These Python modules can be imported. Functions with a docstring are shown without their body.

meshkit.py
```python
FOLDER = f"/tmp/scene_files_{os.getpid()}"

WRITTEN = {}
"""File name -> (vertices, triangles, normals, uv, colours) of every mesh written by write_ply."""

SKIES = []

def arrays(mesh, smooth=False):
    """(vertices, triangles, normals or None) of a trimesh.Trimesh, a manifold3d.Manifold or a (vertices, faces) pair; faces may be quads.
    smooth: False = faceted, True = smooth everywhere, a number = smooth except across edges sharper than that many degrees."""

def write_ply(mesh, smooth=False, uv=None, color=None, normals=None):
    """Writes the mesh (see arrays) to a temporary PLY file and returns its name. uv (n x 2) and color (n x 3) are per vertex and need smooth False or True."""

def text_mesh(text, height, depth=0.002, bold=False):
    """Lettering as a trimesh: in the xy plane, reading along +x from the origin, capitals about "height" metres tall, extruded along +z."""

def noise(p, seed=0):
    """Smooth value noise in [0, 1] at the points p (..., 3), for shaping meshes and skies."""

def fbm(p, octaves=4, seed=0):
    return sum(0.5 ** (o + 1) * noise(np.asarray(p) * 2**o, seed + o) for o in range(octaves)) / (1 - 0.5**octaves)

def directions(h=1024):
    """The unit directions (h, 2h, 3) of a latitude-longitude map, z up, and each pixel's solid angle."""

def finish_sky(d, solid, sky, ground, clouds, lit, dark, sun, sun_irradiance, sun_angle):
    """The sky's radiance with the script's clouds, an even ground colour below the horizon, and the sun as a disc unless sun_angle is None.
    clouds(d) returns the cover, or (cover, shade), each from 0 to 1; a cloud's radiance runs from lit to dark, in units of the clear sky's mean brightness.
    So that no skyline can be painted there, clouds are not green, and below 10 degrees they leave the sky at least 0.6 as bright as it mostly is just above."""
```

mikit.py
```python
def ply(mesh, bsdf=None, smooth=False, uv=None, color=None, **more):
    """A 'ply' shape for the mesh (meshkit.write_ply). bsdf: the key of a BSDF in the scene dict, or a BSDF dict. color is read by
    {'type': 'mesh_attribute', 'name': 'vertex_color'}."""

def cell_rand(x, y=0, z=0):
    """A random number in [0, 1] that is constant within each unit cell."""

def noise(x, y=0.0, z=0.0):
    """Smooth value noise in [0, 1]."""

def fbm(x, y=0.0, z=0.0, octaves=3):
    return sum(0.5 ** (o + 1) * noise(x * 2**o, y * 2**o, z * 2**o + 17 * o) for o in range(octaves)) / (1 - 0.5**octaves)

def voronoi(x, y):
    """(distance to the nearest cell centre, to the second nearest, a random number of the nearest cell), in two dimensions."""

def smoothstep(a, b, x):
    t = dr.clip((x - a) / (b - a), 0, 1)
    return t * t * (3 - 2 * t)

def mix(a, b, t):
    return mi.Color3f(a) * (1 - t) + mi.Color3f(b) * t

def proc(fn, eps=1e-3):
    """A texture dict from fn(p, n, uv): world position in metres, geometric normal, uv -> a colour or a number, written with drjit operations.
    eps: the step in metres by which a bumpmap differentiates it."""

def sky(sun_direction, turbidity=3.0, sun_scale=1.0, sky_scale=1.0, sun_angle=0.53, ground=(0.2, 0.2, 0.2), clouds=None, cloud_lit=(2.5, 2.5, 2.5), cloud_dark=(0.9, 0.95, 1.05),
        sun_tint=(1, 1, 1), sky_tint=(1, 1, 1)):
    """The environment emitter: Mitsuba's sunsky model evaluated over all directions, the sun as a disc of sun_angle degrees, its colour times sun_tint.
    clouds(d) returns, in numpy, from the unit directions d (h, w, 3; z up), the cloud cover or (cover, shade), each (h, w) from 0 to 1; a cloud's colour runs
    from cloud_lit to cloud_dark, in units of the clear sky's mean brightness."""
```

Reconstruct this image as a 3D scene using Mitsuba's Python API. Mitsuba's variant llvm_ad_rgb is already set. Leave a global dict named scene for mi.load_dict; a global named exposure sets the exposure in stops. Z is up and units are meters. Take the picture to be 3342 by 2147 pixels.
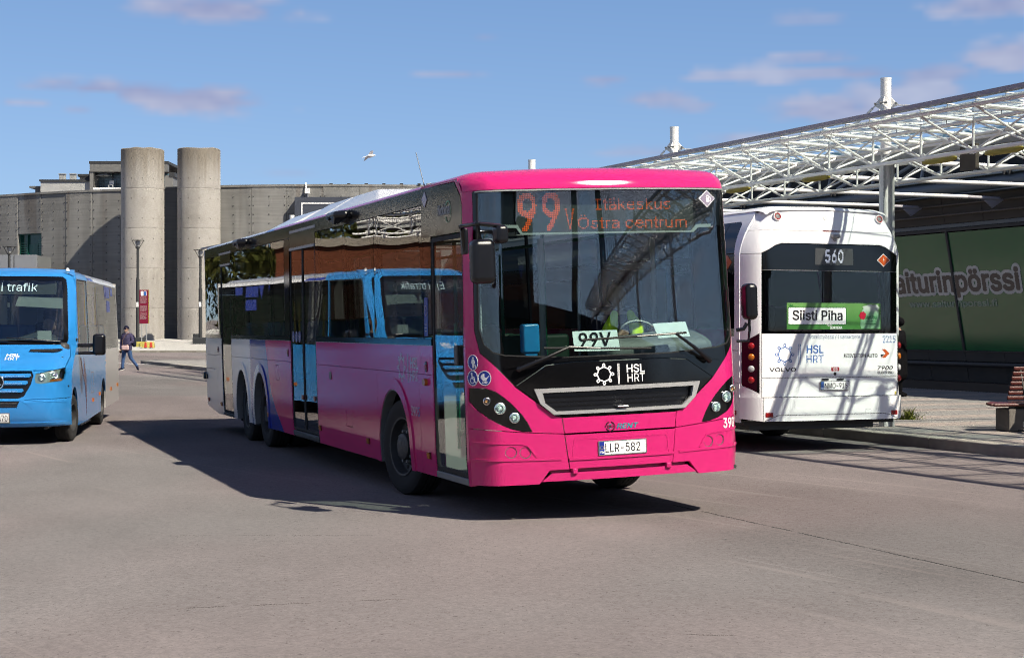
import math, random
import numpy as np, trimesh, mitsuba as mi, drjit as dr, mikit, meshkit
from manifold3d import Manifold
from shapely import box, Point, Polygon, LineString, union_all, affinity
from shapely.geometry import MultiPolygon

T = mi.ScalarTransform4f
rng = np.random.default_rng(7)
scene, labels = {}, {}

# ---------------------------------------------------------------- camera, sky, exposure
scene['camera'] = {'type': 'perspective', 'fov': 33.76, 'fov_axis': 'x', 'near_clip': 0.1, 'far_clip': 6000.0,
                   'to_world': T().look_at(origin=[0, 0, 1.663], target=[0, 100, 1.663 - 0.053], up=[0, 0, 1])}
SUN = (0.723, -0.682, 0.99)


def clouds(d):
    az = np.degrees(np.arctan2(d[..., 0], d[..., 1]))
    el = np.degrees(np.arcsin(np.clip(d[..., 2], -1, 1)))
    q = np.stack([az * 0.16, el * 0.55, az * 0 + 3.0], -1)
    n1 = meshkit.fbm(q, 5, 3)
    n2 = meshkit.fbm(q * np.array([2.3, 2.1, 1]) + 9, 4, 11)
    n3 = meshkit.fbm(q * np.array([7.0, 6.0, 1]) + 4, 3, 17)
    cover = np.zeros(az.shape)
    shade = np.clip(.80 - .9 * (n2 - .45) - .5 * (n3 - .5), .45, 1)
    # the small clouds low over the station square: azimuth, elevation, half sizes, strength
    for a, e, ra, re, k in ((-14, 7.85, 2.8, .36, .66), (-12.2, 7.75, 2.4, .56, .72), (-10.5, 7.55, 3.0, .72, .74), (-10.0, 10.5, 3.2, .60, .68), (-11.3, 10.5, 1.6, .40, .5), (-16.1, 7.3, .9, .17, .5), (-14.4, 7.1, .6, .14, .4), (-2.1, 8.5, 1.4, .15, .45), (-1, 9.8, .8, .13, .3),
                            (3.2, 8.3, 1.1, .25, .5), (5.0, 7.65, 1.5, .40, .6), (5.9, 7.4, 1.5, .24, .5), (10.6, 8.4, 5.4, .34, .6), (10.3, 8.95, 2.3, .2, .5), (10, 10.2, 1.5, .30, .32), (16, 10.4, 2.4, .55, .62), (16.6, 8.7, 1.9, .62, .68), (10.8, 7.2, 2.8, .62, .68), (13.0, 7.7, 2.4, .5, .6), (14.1, 8.25, 1.8, .5, .6), (4.5, 5.9, 2.0, .26, .4), (8.2, 6.3, 2.2, .34, .5), (-7.5, 5.2, 1.2, .12, .25)):
        de = (el - e) / re
        r = np.sqrt(((az - a) / ra) ** 2 + np.where(de < 0, 1.5, 1.0) * de ** 2)
        v = np.clip(1.6 * (1.06 - r + (n2 - .5) * 1.1 + (n3 - .5) * .8), 0, 1)
        cover = np.maximum(cover, k * v * v * (3 - 2 * v))
    away = np.abs(az) > 21
    puff = np.clip((n1 - 0.50 + 0.16 * (n2 - .5)) / 0.10, 0, 1) * np.clip((el - 3) / 6, 0, 1) * np.clip((70 - el) / 20, 0, 1)
    cover = np.where(away | (el > 13.5), np.maximum(cover, .85 * puff * np.clip((np.maximum(np.abs(az) - 19, el - 12.5)) / 4, 0, 1)), cover)
    shade = np.where(away, 0.1 + .5 * n2, shade)
    return cover, shade


scene['sky'] = mikit.sky(SUN, turbidity=2.0, sun_scale=1.0, sky_scale=.44, sun_tint=(.94, 1.05, 1.19), clouds=clouds, cloud_lit=(3.0, 2.9, 3.1), cloud_dark=(1.32, 1.30, 2.0), sky_tint=(1.04, 1.09, 1.24))
exposure = 2.65

# ---------------------------------------------------------------- materials


ALB = .53


def rp(name, col, alpha=0.03, ior=1.5, two=True, k=ALB):
    c = {'type': 'rgb', 'value': [x * k for x in col]} if not isinstance(col, dict) else col
    b = {'type': 'roughplastic', 'diffuse_reflectance': c, 'alpha': alpha, 'int_ior': ior, 'nonlinear': False}
    scene[name] = {'type': 'twosided', 'bsdf': b} if two else b
    return name


def df(name, col, rough=None, k=ALB):
    c = {'type': 'rgb', 'value': [x * k for x in col]} if not isinstance(col, dict) else col
    b = {'type': 'diffuse', 'reflectance': c} if rough is None else {'type': 'principled', 'base_color': c, 'roughness': rough, 'specular': 0.4}
    scene[name] = {'type': 'twosided', 'bsdf': b}
    return name


def tex(fn, eps=1e-3, k=ALB):
    return mikit.proc((lambda p, n, uv: fn(p, n, uv) * k) if k != 1 else fn, eps)


N, FB, SS, MX = mikit.noise, mikit.fbm, mikit.smoothstep, mikit.mix


def dusty(col, amt=.06, low=.9, k=ALB):
    """paint with faint grime low on the body"""
    def fn(p, n, uv):
        g = SS(low, .25, p.z) * (0.35 + .65 * FB(p.x * 6, p.y * 6, p.z * 3, 3)) * 2.2 + .3 * FB(p.x * 1.7, p.y * 1.7, p.z * 9, 2)
        return MX(col, (.30, .27, .25), dr.clip(g * amt, 0, .6))
    return tex(fn, k=k)


PINK = rp('pink_paint', dusty((.84, .026, .225), .015))
BLUE_B = rp('deep_blue_paint', (.022, .045, .42))
WHITE = rp('white_paint', dusty((.80, .80, .80), .07, k=.72), .06)
WBW = rp('white_bus_paint', dusty((.86, .86, .87), .03, k=.82), .08)
BLUE = rp('sky_blue_paint', dusty((.035, .31, .80), .04))
GREYW = rp('grey_white_paint', (.62, .60, .585), .06)
BLACKG = rp('black_gloss', (.006, .006, .007), .02)
BLACKS = rp('black_satin', (.009, .009, .011), .16)
RUB = df('rubber', (.016, .016, .017), .75)
TYRE = df('tyre_rubber', (.022, .021, .021), .85)
RIM = df('wheel_steel', (.05, .05, .052), .5)
DGREY = df('dark_grey', (.05, .052, .055), .6)
MGREY = df('mid_grey', (.20, .21, .215), .6)
LGREY = df('light_grey', (.45, .46, .46), .6)
SILV = rp('silver_paint', (.50, .50, .51), .15)
CHROME = 'chrome'
scene['chrome'] = {'type': 'twosided', 'bsdf': {'type': 'roughconductor', 'material': 'Al', 'alpha': .12}}
LWHITE = rp('lettering_white', (.82, .82, .82), .1, k=.85)
LGREYT = rp('lettering_grey', (.66, .62, .76), .1)
LBLACK = rp('lettering_black', (.02, .02, .022), .1)
LBLUE = rp('lettering_blue', (.07, .20, .62), .1)
SIGNB = rp('sign_blue', (.02, .05, .42), .1)
REDL = rp('red_lens', (.42, .012, .015), .05)
REDD = rp('red_deep_lens', (.16, .008, .012), .05)
ORAL = rp('amber_lens', (.62, .17, .012), .05)
CLRL = rp('clear_lens', (.6, .61, .62), .04)
ORANGE = rp('orange_sticker', (.82, .13, .015), .1)
GREENP = rp('green_tube_paint', (.03, .33, .16), .1)
GREEND = rp('dark_green_panel', (.008, .07, .028), .1)
TURQ = rp('turquoise_print', (.02, .42, .50), .1)
LAV = rp('pale_lavender', (.42, .36, .48), .1)
YEL = rp('pale_yellow_paint', (.72, .62, .13), .3)
YELB = rp('yellow_lamp_body', (.60, .47, .05), .3)
REDO = rp('red_orange_paint', (.75, .06, .02), .3)
WTUBE = rp('white_tube_paint', (.74, .73, .71), .18, k=.85)
GUTTER = rp('gutter_metal', (.50, .48, .54), .3)
PAPER = df('paper', (.80, .83, .86), k=1)
LEDO = 'led_orange'
scene['led_orange'] = {'type': 'diffuse', 'reflectance': {'type': 'rgb', 'value': [.6, .08, .02]}}
LEDW = rp('led_white', (.75, .78, .85), .2)
VEST = df('hi_vis_yellow', (.66, .85, .03), k=1)
SKIN = df('skin', (.50, .31, .24), .6)
NAVY = df('navy_cloth', (.022, .024, .05))
PURPJ = df('quilted_purple_cloth', tex(lambda p, n, uv: MX((.055, .05, .11), (.16, .14, .24), SS(.55, .9, dr.abs(dr.sin(p.z * 38))) * .8)))
JEANS = df('denim', tex(lambda p, n, uv: MX((.05, .10, .24), (.10, .18, .36), FB(p.x * 30, p.y * 30, p.z * 12, 2))))
BLACKC = df('black_cloth', (.012, .012, .014))
PINKB = df('pale_pink_leather', (.72, .50, .50), .5)
WOODR = rp('red_brown_wood', tex(lambda p, n, uv: MX((.11, .026, .020), (.17, .045, .035), FB(p.x * 40, p.y * 7, p.z * 40, 3))), .25)


def glass(name, t, ior=1.5):
    scene[name] = {'type': 'thindielectric', 'int_ior': ior, 'specular_transmittance': {'type': 'rgb', 'value': list(t)}}
    return name


G_CLEAR = glass('windscreen_glass', (.66, .79, .75), 1.65)
G_DOOR = glass('door_glass', (.72, .80, .77), 1.6)
G_TINT = glass('tinted_glass', (.20, .22, .22), 1.5)
G_CAB = glass('cab_glass', (.30, .33, .32), 1.12)
G_DARK = glass('dark_glass', (.10, .105, .11), 1.40)
G_ROOF = glass('roof_glass', (.74, .84, .83))


# ---- stone, concrete, asphalt
def asphalt_fn(p, n, uv):
    x, y = p.x, p.y
    big = FB(x * .22 + 3, y * .16, 0, 3)
    mid = FB(x * 1.1, y * .7, 2, 3)
    fine = N(x * 90, y * 90, 0)
    grain = N(x * 38, y * 30, 5)
    c = MX((.325, .282, .280), (.282, .266, .264), SS(.36, .64, big))
    c = c * (0.86 + .28 * mid) * (.80 + .24 * fine + .18 * grain)
    # aggregate: pale and dark chips
    chip = N(x * 62, y * 55, 9)
    c = MX(c, (.40, .33, .30), SS(.86, .95, chip) * .30)
    c = MX(c, (.04, .04, .042), SS(.87, .95, N(x * 47 + 7, y * 44, 3)) * .35)
    # pale scuffs that turning wheels have left, sweeping towards the left and away
    a = x * .78 + y * .50 + .9 * N(x * .16, y * .12, 4)
    b = -x * .50 + y * .78
    scr = SS(.80, .97, N(a * 7.0, b * .16, 1)) * SS(.50, .75, FB(x * .35, y * .25, 8, 2))
    scr2 = SS(.86, .98, N(a * 17, b * .25, 6)) * SS(.45, .7, FB(x * .3 + 5, y * .22, 3, 2))
    c = MX(c, (.46, .40, .385), dr.clip(scr * .45 + scr2 * .45, 0, 1))
    # darker, polished wheel lanes
    c = c * (1 - .20 * SS(.5, .75, FB(a * .33, b * .035, 2, 2)))
    # long open seam between two paving lanes and thin cracks
    w = .018 * (FB(x * 2.3, y * 2.3, 1, 3) - .5)
    s1 = dr.abs((x - 1.55) * .9353 + (y - 15.8) * .3538 + w * 1.6)
    on1 = SS(7.0, 7.6, y) * SS(15.95, 15.8, y)
    c = MX(c, (.020, .019, .018), SS(.013, .004, s1) * on1 * SS(.10, .35, N(x * 5, y * 5, 2)))
    s2 = dr.abs((y - 9.96) - .267 * (x + 2.19) + w * 2)
    c = MX(c, (.09, .08, .075), SS(.010, .004, s2) * SS(-2.5, -2.3, x) * SS(-.5, -.9, x) * SS(.35, .5, N(x * 6, y * 6, 8)))
    s3 = dr.abs((y - 9.2) + .06 * (x - .4) + w * 3)
    c = MX(c, (.10, .09, .085), SS(.009, .004, s3) * SS(.3, .5, x) * SS(1.4, 1.2, x) * SS(.4, .55, N(x * 7, y * 7, 8)))
    s4 = dr.abs((y - 13.6) - .03 * x + w * 3)
    c = MX(c, (.10, .09, .085), SS(.009, .004, s4) * SS(-3.0, -2.8, x) * SS(-.9, -1.2, x) * SS(.4, .55, N(x * 6, y * 6, 8)))
    return c


scene['asphalt'] = {'type': 'twosided', 'bsdf': {'type': 'bumpmap', 'bsdf': {'type': 'diffuse', 'reflectance': tex(asphalt_fn)},
                    'bump': tex(lambda p, n, uv: N(p.x * 70, p.y * 70, 0) + .7 * N(p.x * 33, p.y * 33, 1), .004, 1), 'scale': .0022}}


def conc(name, base, dark, streak=.5, sx=3.0, top=None):
    def fn(p, n, uv):
        h = p.x * .83 + p.y * .56
        s = FB(h * sx, p.z * .22, 1.0, 3)
        m = FB(p.x * .9, p.y * .9, p.z * .9, 4)
        f = N(p.x * 14, p.y * 14, p.z * 14)
        k = dr.clip(SS(.42, .75, s) * streak + SS(.5, .8, m) * .4, 0, 1)
        c = MX(base, dark, k) * (.88 + .24 * f)
        if top is not None:
            t, span, col = top
            c = MX(c, col, SS(t - span, t, p.z + 1.6 * (FB(h * 4, 0, 3, 3) - .5) * 1.3) * .75)
        return c
    df(name, tex(fn), .9)
    return name


C_COL = conc('column_concrete', (.52, .49, .455), (.40, .37, .335), .55, 1.6, (15.2, 3.0, (.22, .18, .13)))
C_PLAZA = conc('plaza_concrete', (.40, .39, .37), (.33, .32, .30), .2, .3)
C_KERB = conc('kerb_granite', (.36, .34, .30), (.15, .13, .105), .35, 5)
C_PAVA = conc('paving_grey', (.225, .215, .205), (.17, .165, .16), .2, 6)
C_PAVB = conc('paving_pink', (.29, .25, .228), (.24, .205, .19), .2, 6)
C_BENCH = conc('bench_concrete', (.22, .20, .18), (.16, .145, .13), .4, 9)


def board_fn(p, n, uv):
    h = p.x * .86 + p.y * .5
    lines = N(h * .9, p.z * 13.0, 2.0)
    s = FB(h * 1.2, p.z * .12, 4.0, 3)
    m = FB(h * .35, p.z * .3, 1, 3)
    c = MX((.36, .352, .338), (.25, .246, .236), dr.clip(SS(.35, .7, s) * .7 + .3 * m, 0, 1))
    c = MX(c, (.50, .49, .47), SS(.70, .9, s) * .4)
    c = MX(c, (.15, .10, .07), SS(.66, .8, FB(h * 2.5, p.z * .08, 7, 2)) * .35)
    return c * (.88 + .24 * lines)


df('board_concrete', tex(board_fn), .9)
df('roof_sheet', tex(lambda p, n, uv: MX((.33, .40, .43), (.42, .50, .53), N(p.x * 2, p.y * 2, p.z * 2))), .5)
DROOF = df('dark_roof_steel', (.018, .020, .026), .6)
SLATE = df('slate_panel', tex(lambda p, n, uv: MX((.050, .054, .060), (.038, .042, .048), FB(p.x * 1.5, p.y * 1.5, p.z * 2, 3))), .6)
BROWNP = df('brown_fascia', tex(lambda p, n, uv: MX((.085, .068, .055), (.062, .050, .042), FB(p.x * 1.1, p.y * 1.1, p.z * 3, 3))), .7)
BTUBE = rp('blue_grey_tube_paint', (.13, .17, .21), .3)
GRNF = rp('green_window_film', (.025, .19, .06), .03, 1.8)
FOL = df('foliage', tex(lambda p, n, uv: MX((.045, .060, .016), (.10, .095, .025), FB(p.x * 2, p.y * 2, p.z * 2, 2))))
GRASS = df('grass_blades', tex(lambda p, n, uv: MX((.08, .13, .02), (.22, .22, .06), N(p.x * 30, p.y * 30, p.z * 20))))
BARK = df('bark', (.09, .07, .05))
BRICK = df('red_brick', tex(lambda p, n, uv: MX((.13, .045, .025), (.17, .060, .035), N(p.x * 3, p.y * 3, p.z * 11))))


# ---------------------------------------------------------------- building blocks
def numbered(key):
    if key not in scene and key not in labels and key not in used:
        used.add(key)
        return key
    i = 1
    while f'{key}_{i:03d}' in scene or f'{key}_{i:03d}' in labels or f'{key}_{i:03d}' in used:
        i += 1
    used.add(f'{key}_{i:03d}')
    return f'{key}_{i:03d}'


used = set()


def thing(name, label, cat, group=None):
    k = numbered(name)
    labels[k] = {'label': label, 'category': cat}
    if group:
        labels[k]['group'] = group
    return k


class Frame:
    """a local frame: axes a, b, c (right-handed) at origin o"""
    def __init__(s, o, a, b, c):
        s.M = np.eye(4)
        s.M[:3, 0], s.M[:3, 1], s.M[:3, 2], s.M[:3, 3] = a, b, c, o

    def __call__(s, mesh):
        m = mesh.copy()
        m.apply_transform(s.M)
        return m


WORLD = Frame([0, 0, 0], [1, 0, 0], [0, 1, 0], [0, 0, 1])


def mesh_of(x):
    if isinstance(x, Manifold):
        m = x.to_mesh()
        return trimesh.Trimesh(m.vert_properties[:, :3], m.tri_verts, process=False)
    if isinstance(x, (list, tuple)):
        return trimesh.util.concatenate([mesh_of(i) for i in x])
    return x


def put(name, mesh, bsdf, parent=None, frame=WORLD, smooth=False, label=None, kind=None, **more):
    key = numbered(f'{parent}__{name}' if parent else name)
    scene[key] = mikit.ply(frame(mesh_of(mesh)), bsdf, smooth=smooth, **more)
    if label or kind:
        labels[key] = {k: v for k, v in (('label', label), ('kind', kind)) if v}
    return key


def bx(x0, x1, y0, y1, z0, z1):
    m = trimesh.creation.box(extents=[abs(x1 - x0), abs(y1 - y0), abs(z1 - z0)])
    m.apply_translation([(x0 + x1) / 2, (y0 + y1) / 2, (z0 + z1) / 2])
    return m


def rbx(x0, x1, y0, y1, z0, z1, r=.02, n=8):
    """rounded box"""
    xs, ys, zs = sorted((x0, x1)), sorted((y0, y1)), sorted((z0, z1))
    r = min(r, *(0.49 * (q[1] - q[0]) for q in (xs, ys, zs)))
    sp = Manifold.sphere(r, n)
    return mesh_of(Manifold.batch_hull([sp.translate([x, y, z]) for x in (xs[0] + r, xs[1] - r) for y in (ys[0] + r, ys[1] - r) for z in (zs[0] + r, zs[1] - r)]))


def tube(p0, p1, r, n=10, caps=True):
    p0, p1 = np.asarray(p0, float), np.asarray(p1, float)
    return trimesh.creation.cylinder(radius=r, segment=[p0, p1], sections=n)


def path_tube(pts, r, n=8):
    pts = np.asarray(pts, float)
    t = np.gradient(pts, axis=0)
    t /= np.linalg.norm(t, axis=1, keepdims=True)
    ref = np.array([0, 0, 1.0]) if abs(t[:, 2]).max() < .95 else np.array([1.0, 0.2, 0])
    a = np.cross(t, ref)
    a /= np.linalg.norm(a, axis=1, keepdims=True)
    b = np.cross(t, a)
    ang = np.arange(n) * 2 * np.pi / n
    rr = np.broadcast_to(r, (len(pts),))
    v = pts[:, None] + rr[:, None, None] * (np.cos(ang)[None, :, None] * a[:, None] + np.sin(ang)[None, :, None] * b[:, None])
    f = []
    for i in range(len(pts) - 1):
        for j in range(n):
            q = [i * n + j, i * n + (j + 1) % n, (i + 1) * n + (j + 1) % n, (i + 1) * n + j]
            f += [[q[0], q[1], q[2]], [q[0], q[2], q[3]]]
    vv = np.vstack([v.reshape(-1, 3), pts[:1], pts[-1:]])
    k = len(pts) * n
    for j in range(n):
        f += [[k, (j + 1) % n, j], [k + 1, (len(pts) - 1) * n + j, (len(pts) - 1) * n + (j + 1) % n]]
    m = trimesh.Trimesh(vv, f, process=False)
    m.fix_normals()
    return m


def hull(spheres, n=12):
    return Manifold.batch_hull([Manifold.sphere(r, n).translate([float(c) for c in p]) for p, r in spheres])


def lathe(profile, o=(0, 0, 0), axis=(0, 0, 1), n=32):
    m = trimesh.creation.revolve(np.asarray(profile, float), sections=n)
    m.apply_transform(trimesh.geometry.align_vectors([0, 0, 1], np.asarray(axis, float)))
    m.apply_translation(o)
    return m


def polys(g):
    if g.is_empty:
        return []
    if g.geom_type == 'Polygon':
        return [g]
    return [q for h in getattr(g, 'geoms', []) for q in polys(h)]


def tri2(poly):
    v, f = trimesh.creation.triangulate_polygon(poly, engine='earcut')
    return np.asarray(v, float), np.asarray(f, int)


def patch(poly, surf, off=0.0, depth=.02, us=(), vs=()):
    """a sheet cut to the outline poly(u, v) and laid on the surface surf = (fn, outward), its rim turned in by depth"""
    fn, outward = surf
    pieces = polys(poly)
    for vals, ax in ((us, 0), (vs, 1)):
        for c in vals:
            nxt = []
            for q in pieces:
                b = q.bounds
                if b[ax] < c - 1e-6 and b[ax + 2] > c + 1e-6:
                    lo = box(-99, -99, c, 99) if ax == 0 else box(-99, -99, 99, c)
                    hi = box(c, -99, 99, 99) if ax == 0 else box(-99, c, 99, 99)
                    nxt += polys(q.intersection(lo)) + polys(q.intersection(hi))
                else:
                    nxt.append(q)
            pieces = nxt
    V, Fc, k = [], [], 0
    for q in pieces:
        if q.area < 1e-8:
            continue
        v, f = tri2(q)
        V.append(v)
        Fc.append(f + k)
        k += len(v)
    V, Fc = np.vstack(V), np.vstack(Fc)
    uq, inv = np.unique(np.round(V, 5), axis=0, return_inverse=True)
    Fc = inv.reshape(-1)[Fc]
    Fc = Fc[(Fc[:, 0] != Fc[:, 1]) & (Fc[:, 1] != Fc[:, 2]) & (Fc[:, 0] != Fc[:, 2])]
    u, v = uq[:, 0], uq[:, 1]
    e = 1e-4
    p = fn(u, v)
    nn = np.cross(fn(u + e, v) - fn(u - e, v), fn(u, v + e) - fn(u, v - e))
    nn /= np.linalg.norm(nn, axis=1, keepdims=True) + 1e-12
    sgn = np.sign((nn @ np.asarray(outward, float)).sum())
    nn *= sgn
    a = uq[Fc]
    area = (a[:, 1, 0] - a[:, 0, 0]) * (a[:, 2, 1] - a[:, 0, 1]) - (a[:, 2, 0] - a[:, 0, 0]) * (a[:, 1, 1] - a[:, 0, 1])
    Fc[area < 0] = Fc[area < 0][:, ::-1]
    if sgn < 0:
        Fc = Fc[:, ::-1]
    top = p + nn * off
    if depth <= 0:
        return trimesh.Trimesh(top, Fc, process=False)
    E = np.vstack([Fc[:, [0, 1]], Fc[:, [1, 2]], Fc[:, [2, 0]]])
    code = np.sort(E, axis=1)
    _, idx, cnt = np.unique(code, axis=0, return_index=True, return_counts=True)
    B = E[idx[cnt == 1]]
    bev = min(.004, depth * .4)
    n0 = len(top)
    back = p + nn * (off - depth)
    q = np.vstack([np.stack([B[:, 1], B[:, 0], B[:, 0] + n0], 1), np.stack([B[:, 1], B[:, 0] + n0, B[:, 1] + n0], 1)])
    return trimesh.Trimesh(np.vstack([top, back]), np.vstack([Fc, q]), process=False)


TEXTS = {}


def text_poly(s, h, bold=False, wide=1.0, slant=0.0, space=0.0):
    """lettering as polygons, baseline at 0, starting at x = 0"""
    key = (s, bold)
    if space:
        out, x = [], 0.0
        for ch in s:
            if ch != ' ':
                g = text_poly(ch, h, bold, wide, slant)
                out.append(affinity.translate(g, x - g.bounds[0], 0))
                x += g.bounds[2] - g.bounds[0] + space
            else:
                x += .4 * h
        return union_all(out)
    if key not in TEXTS:
        m = meshkit.text_mesh(s, 1.0, .01, bold)
        top = np.abs(m.vertices[m.faces][:, :, 2] - m.vertices[:, 2].max()).max(1) < 1e-6
        TEXTS[key] = union_all([Polygon(t[:, :2]) for t in m.vertices[m.faces[top]] if abs(np.cross(t[1, :2] - t[0, :2], t[2, :2] - t[0, :2])) > 1e-9]).buffer(0)
    g = affinity.affine_transform(TEXTS[key], [h * wide, slant * h, 0, h, 0, 0])
    return g


def at(poly, u, v, mirror=False, fit=None, center=False):
    """moves lettering to (u, v); mirror: the surface's u runs against the reading direction; fit: scale to this width"""
    b = poly.bounds
    if fit:
        poly = affinity.scale(poly, fit / (b[2] - b[0]), 1, origin=(b[0], 0))
        b = poly.bounds
    poly = affinity.translate(poly, -b[0] - ((b[2] - b[0]) / 2 if center else 0), 0)
    if mirror:
        poly = affinity.scale(poly, -1, 1, origin=(0, 0))
    return affinity.translate(poly, u, v)


def led_poly(s, h, pitch, dot, bold=False, wide=1.0):
    g = text_poly(s, h, bold, wide)
    b = g.bounds
    out = []
    from shapely.prepared import prep
    pg = prep(g)
    for i in np.arange(b[0], b[2], pitch):
        for j in np.arange(b[1], b[3], pitch):
            if pg.contains(Point(i + pitch / 2, j + pitch / 2)):
                out.append(box(i, j, i + dot, j + dot))
    return MultiPolygon(out)


def ell(u, v, a, b, n=32):
    return affinity.scale(Point(u, v).buffer(1, n // 4), a, b)


def ring_logo(u, v, r, t, aspect=1.0):
    """an octagon of cords with a small loop at each corner"""
    pts = [(r * .72 * math.cos(k * math.pi / 4 + math.pi / 2), r * .72 * math.sin(k * math.pi / 4 + math.pi / 2)) for k in range(8)]
    g = [LineString(pts + pts[:1]).buffer(t / 2)]
    for x, y in pts:
        c = (x * 1.21, y * 1.21)
        a = math.degrees(math.atan2(y, x))
        e = affinity.rotate(affinity.scale(Point(0, 0).buffer(1, 6), r * .155, r * .115), a)
        g.append(affinity.translate(e.buffer(t * .45).difference(e.buffer(-t * .5)), *c))
    return affinity.translate(affinity.scale(union_all(g), aspect, 1, origin=(0, 0)), u, v)


def mir(p):
    return affinity.scale(p, -1, 1, origin=(0, 0))


# ---------------------------------------------------------------- ground
def sheet(pts, z=0.0):
    v, f = tri2(Polygon(pts))
    return trimesh.Trimesh(np.c_[v, np.full(len(v), z)], f, process=False)


k = put('asphalt_ground', sheet([(-1500, -700), (1500, -700), (1500, 3000), (-1500, 3000)]), 'asphalt')
labels[k] = {'label': 'worn pinkish grey asphalt of the bus station yard', 'kind': 'structure'}

# canopy / kerb frame: n to the right across, t away along, z up
CANF = Frame([0, 0, 0], [.922, .3875, 0], [-.3875, .922, 0], [0, 0, 1])
PZ = .14
k = thing('pavement', 'raised boarding pavement of grey and pink bands behind a granite kerb', 'pavement')
labels[k] = {'label': labels[k]['label'], 'kind': 'structure'}
tt, i = -32.0, 0
prng = random.Random(3)
while tt < 70:
    for wdt, mt in ((1.05, C_PAVA), (.72, C_PAVB), (1.3, C_PAVA), (.80, C_PAVB)):
        t1 = tt + wdt
        if t1 > 12 and tt < 46:
            put('band', bx(14.66, 26.3, tt + .002, t1 - .002, -.05, PZ + prng.uniform(-.001, .001)), mt, k, CANF)
        tt = t1
    tt += .022
put('far_paving', [bx(14.66, 26.3, -34, 12.0, -.06, PZ - .004), bx(14.66, 26.3, 46.6, 80, -.06, PZ - .004)], C_PAVA, k, CANF)
put('bedding', bx(14.67, 26.29, 11.9, 46.7, -.06, PZ - .02), DGREY, k, CANF)
kb = thing('kerb', 'granite kerb stones along the edge of the boarding pavement', 'kerb')
labels[kb] = {'label': labels[kb]['label'], 'kind': 'structure'}
t0 = -33.1
while t0 < 70:
    L = 2.62
    m = rbx(14.36, 14.65, t0 + .006, t0 + L - .006, -.08, PZ + .012, .022, 8)
    m.vertices[:, 0] += prng.uniform(-.006, .006)
    put('stone', m, C_KERB, kb, CANF, smooth=40)
    t0 += L

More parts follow.
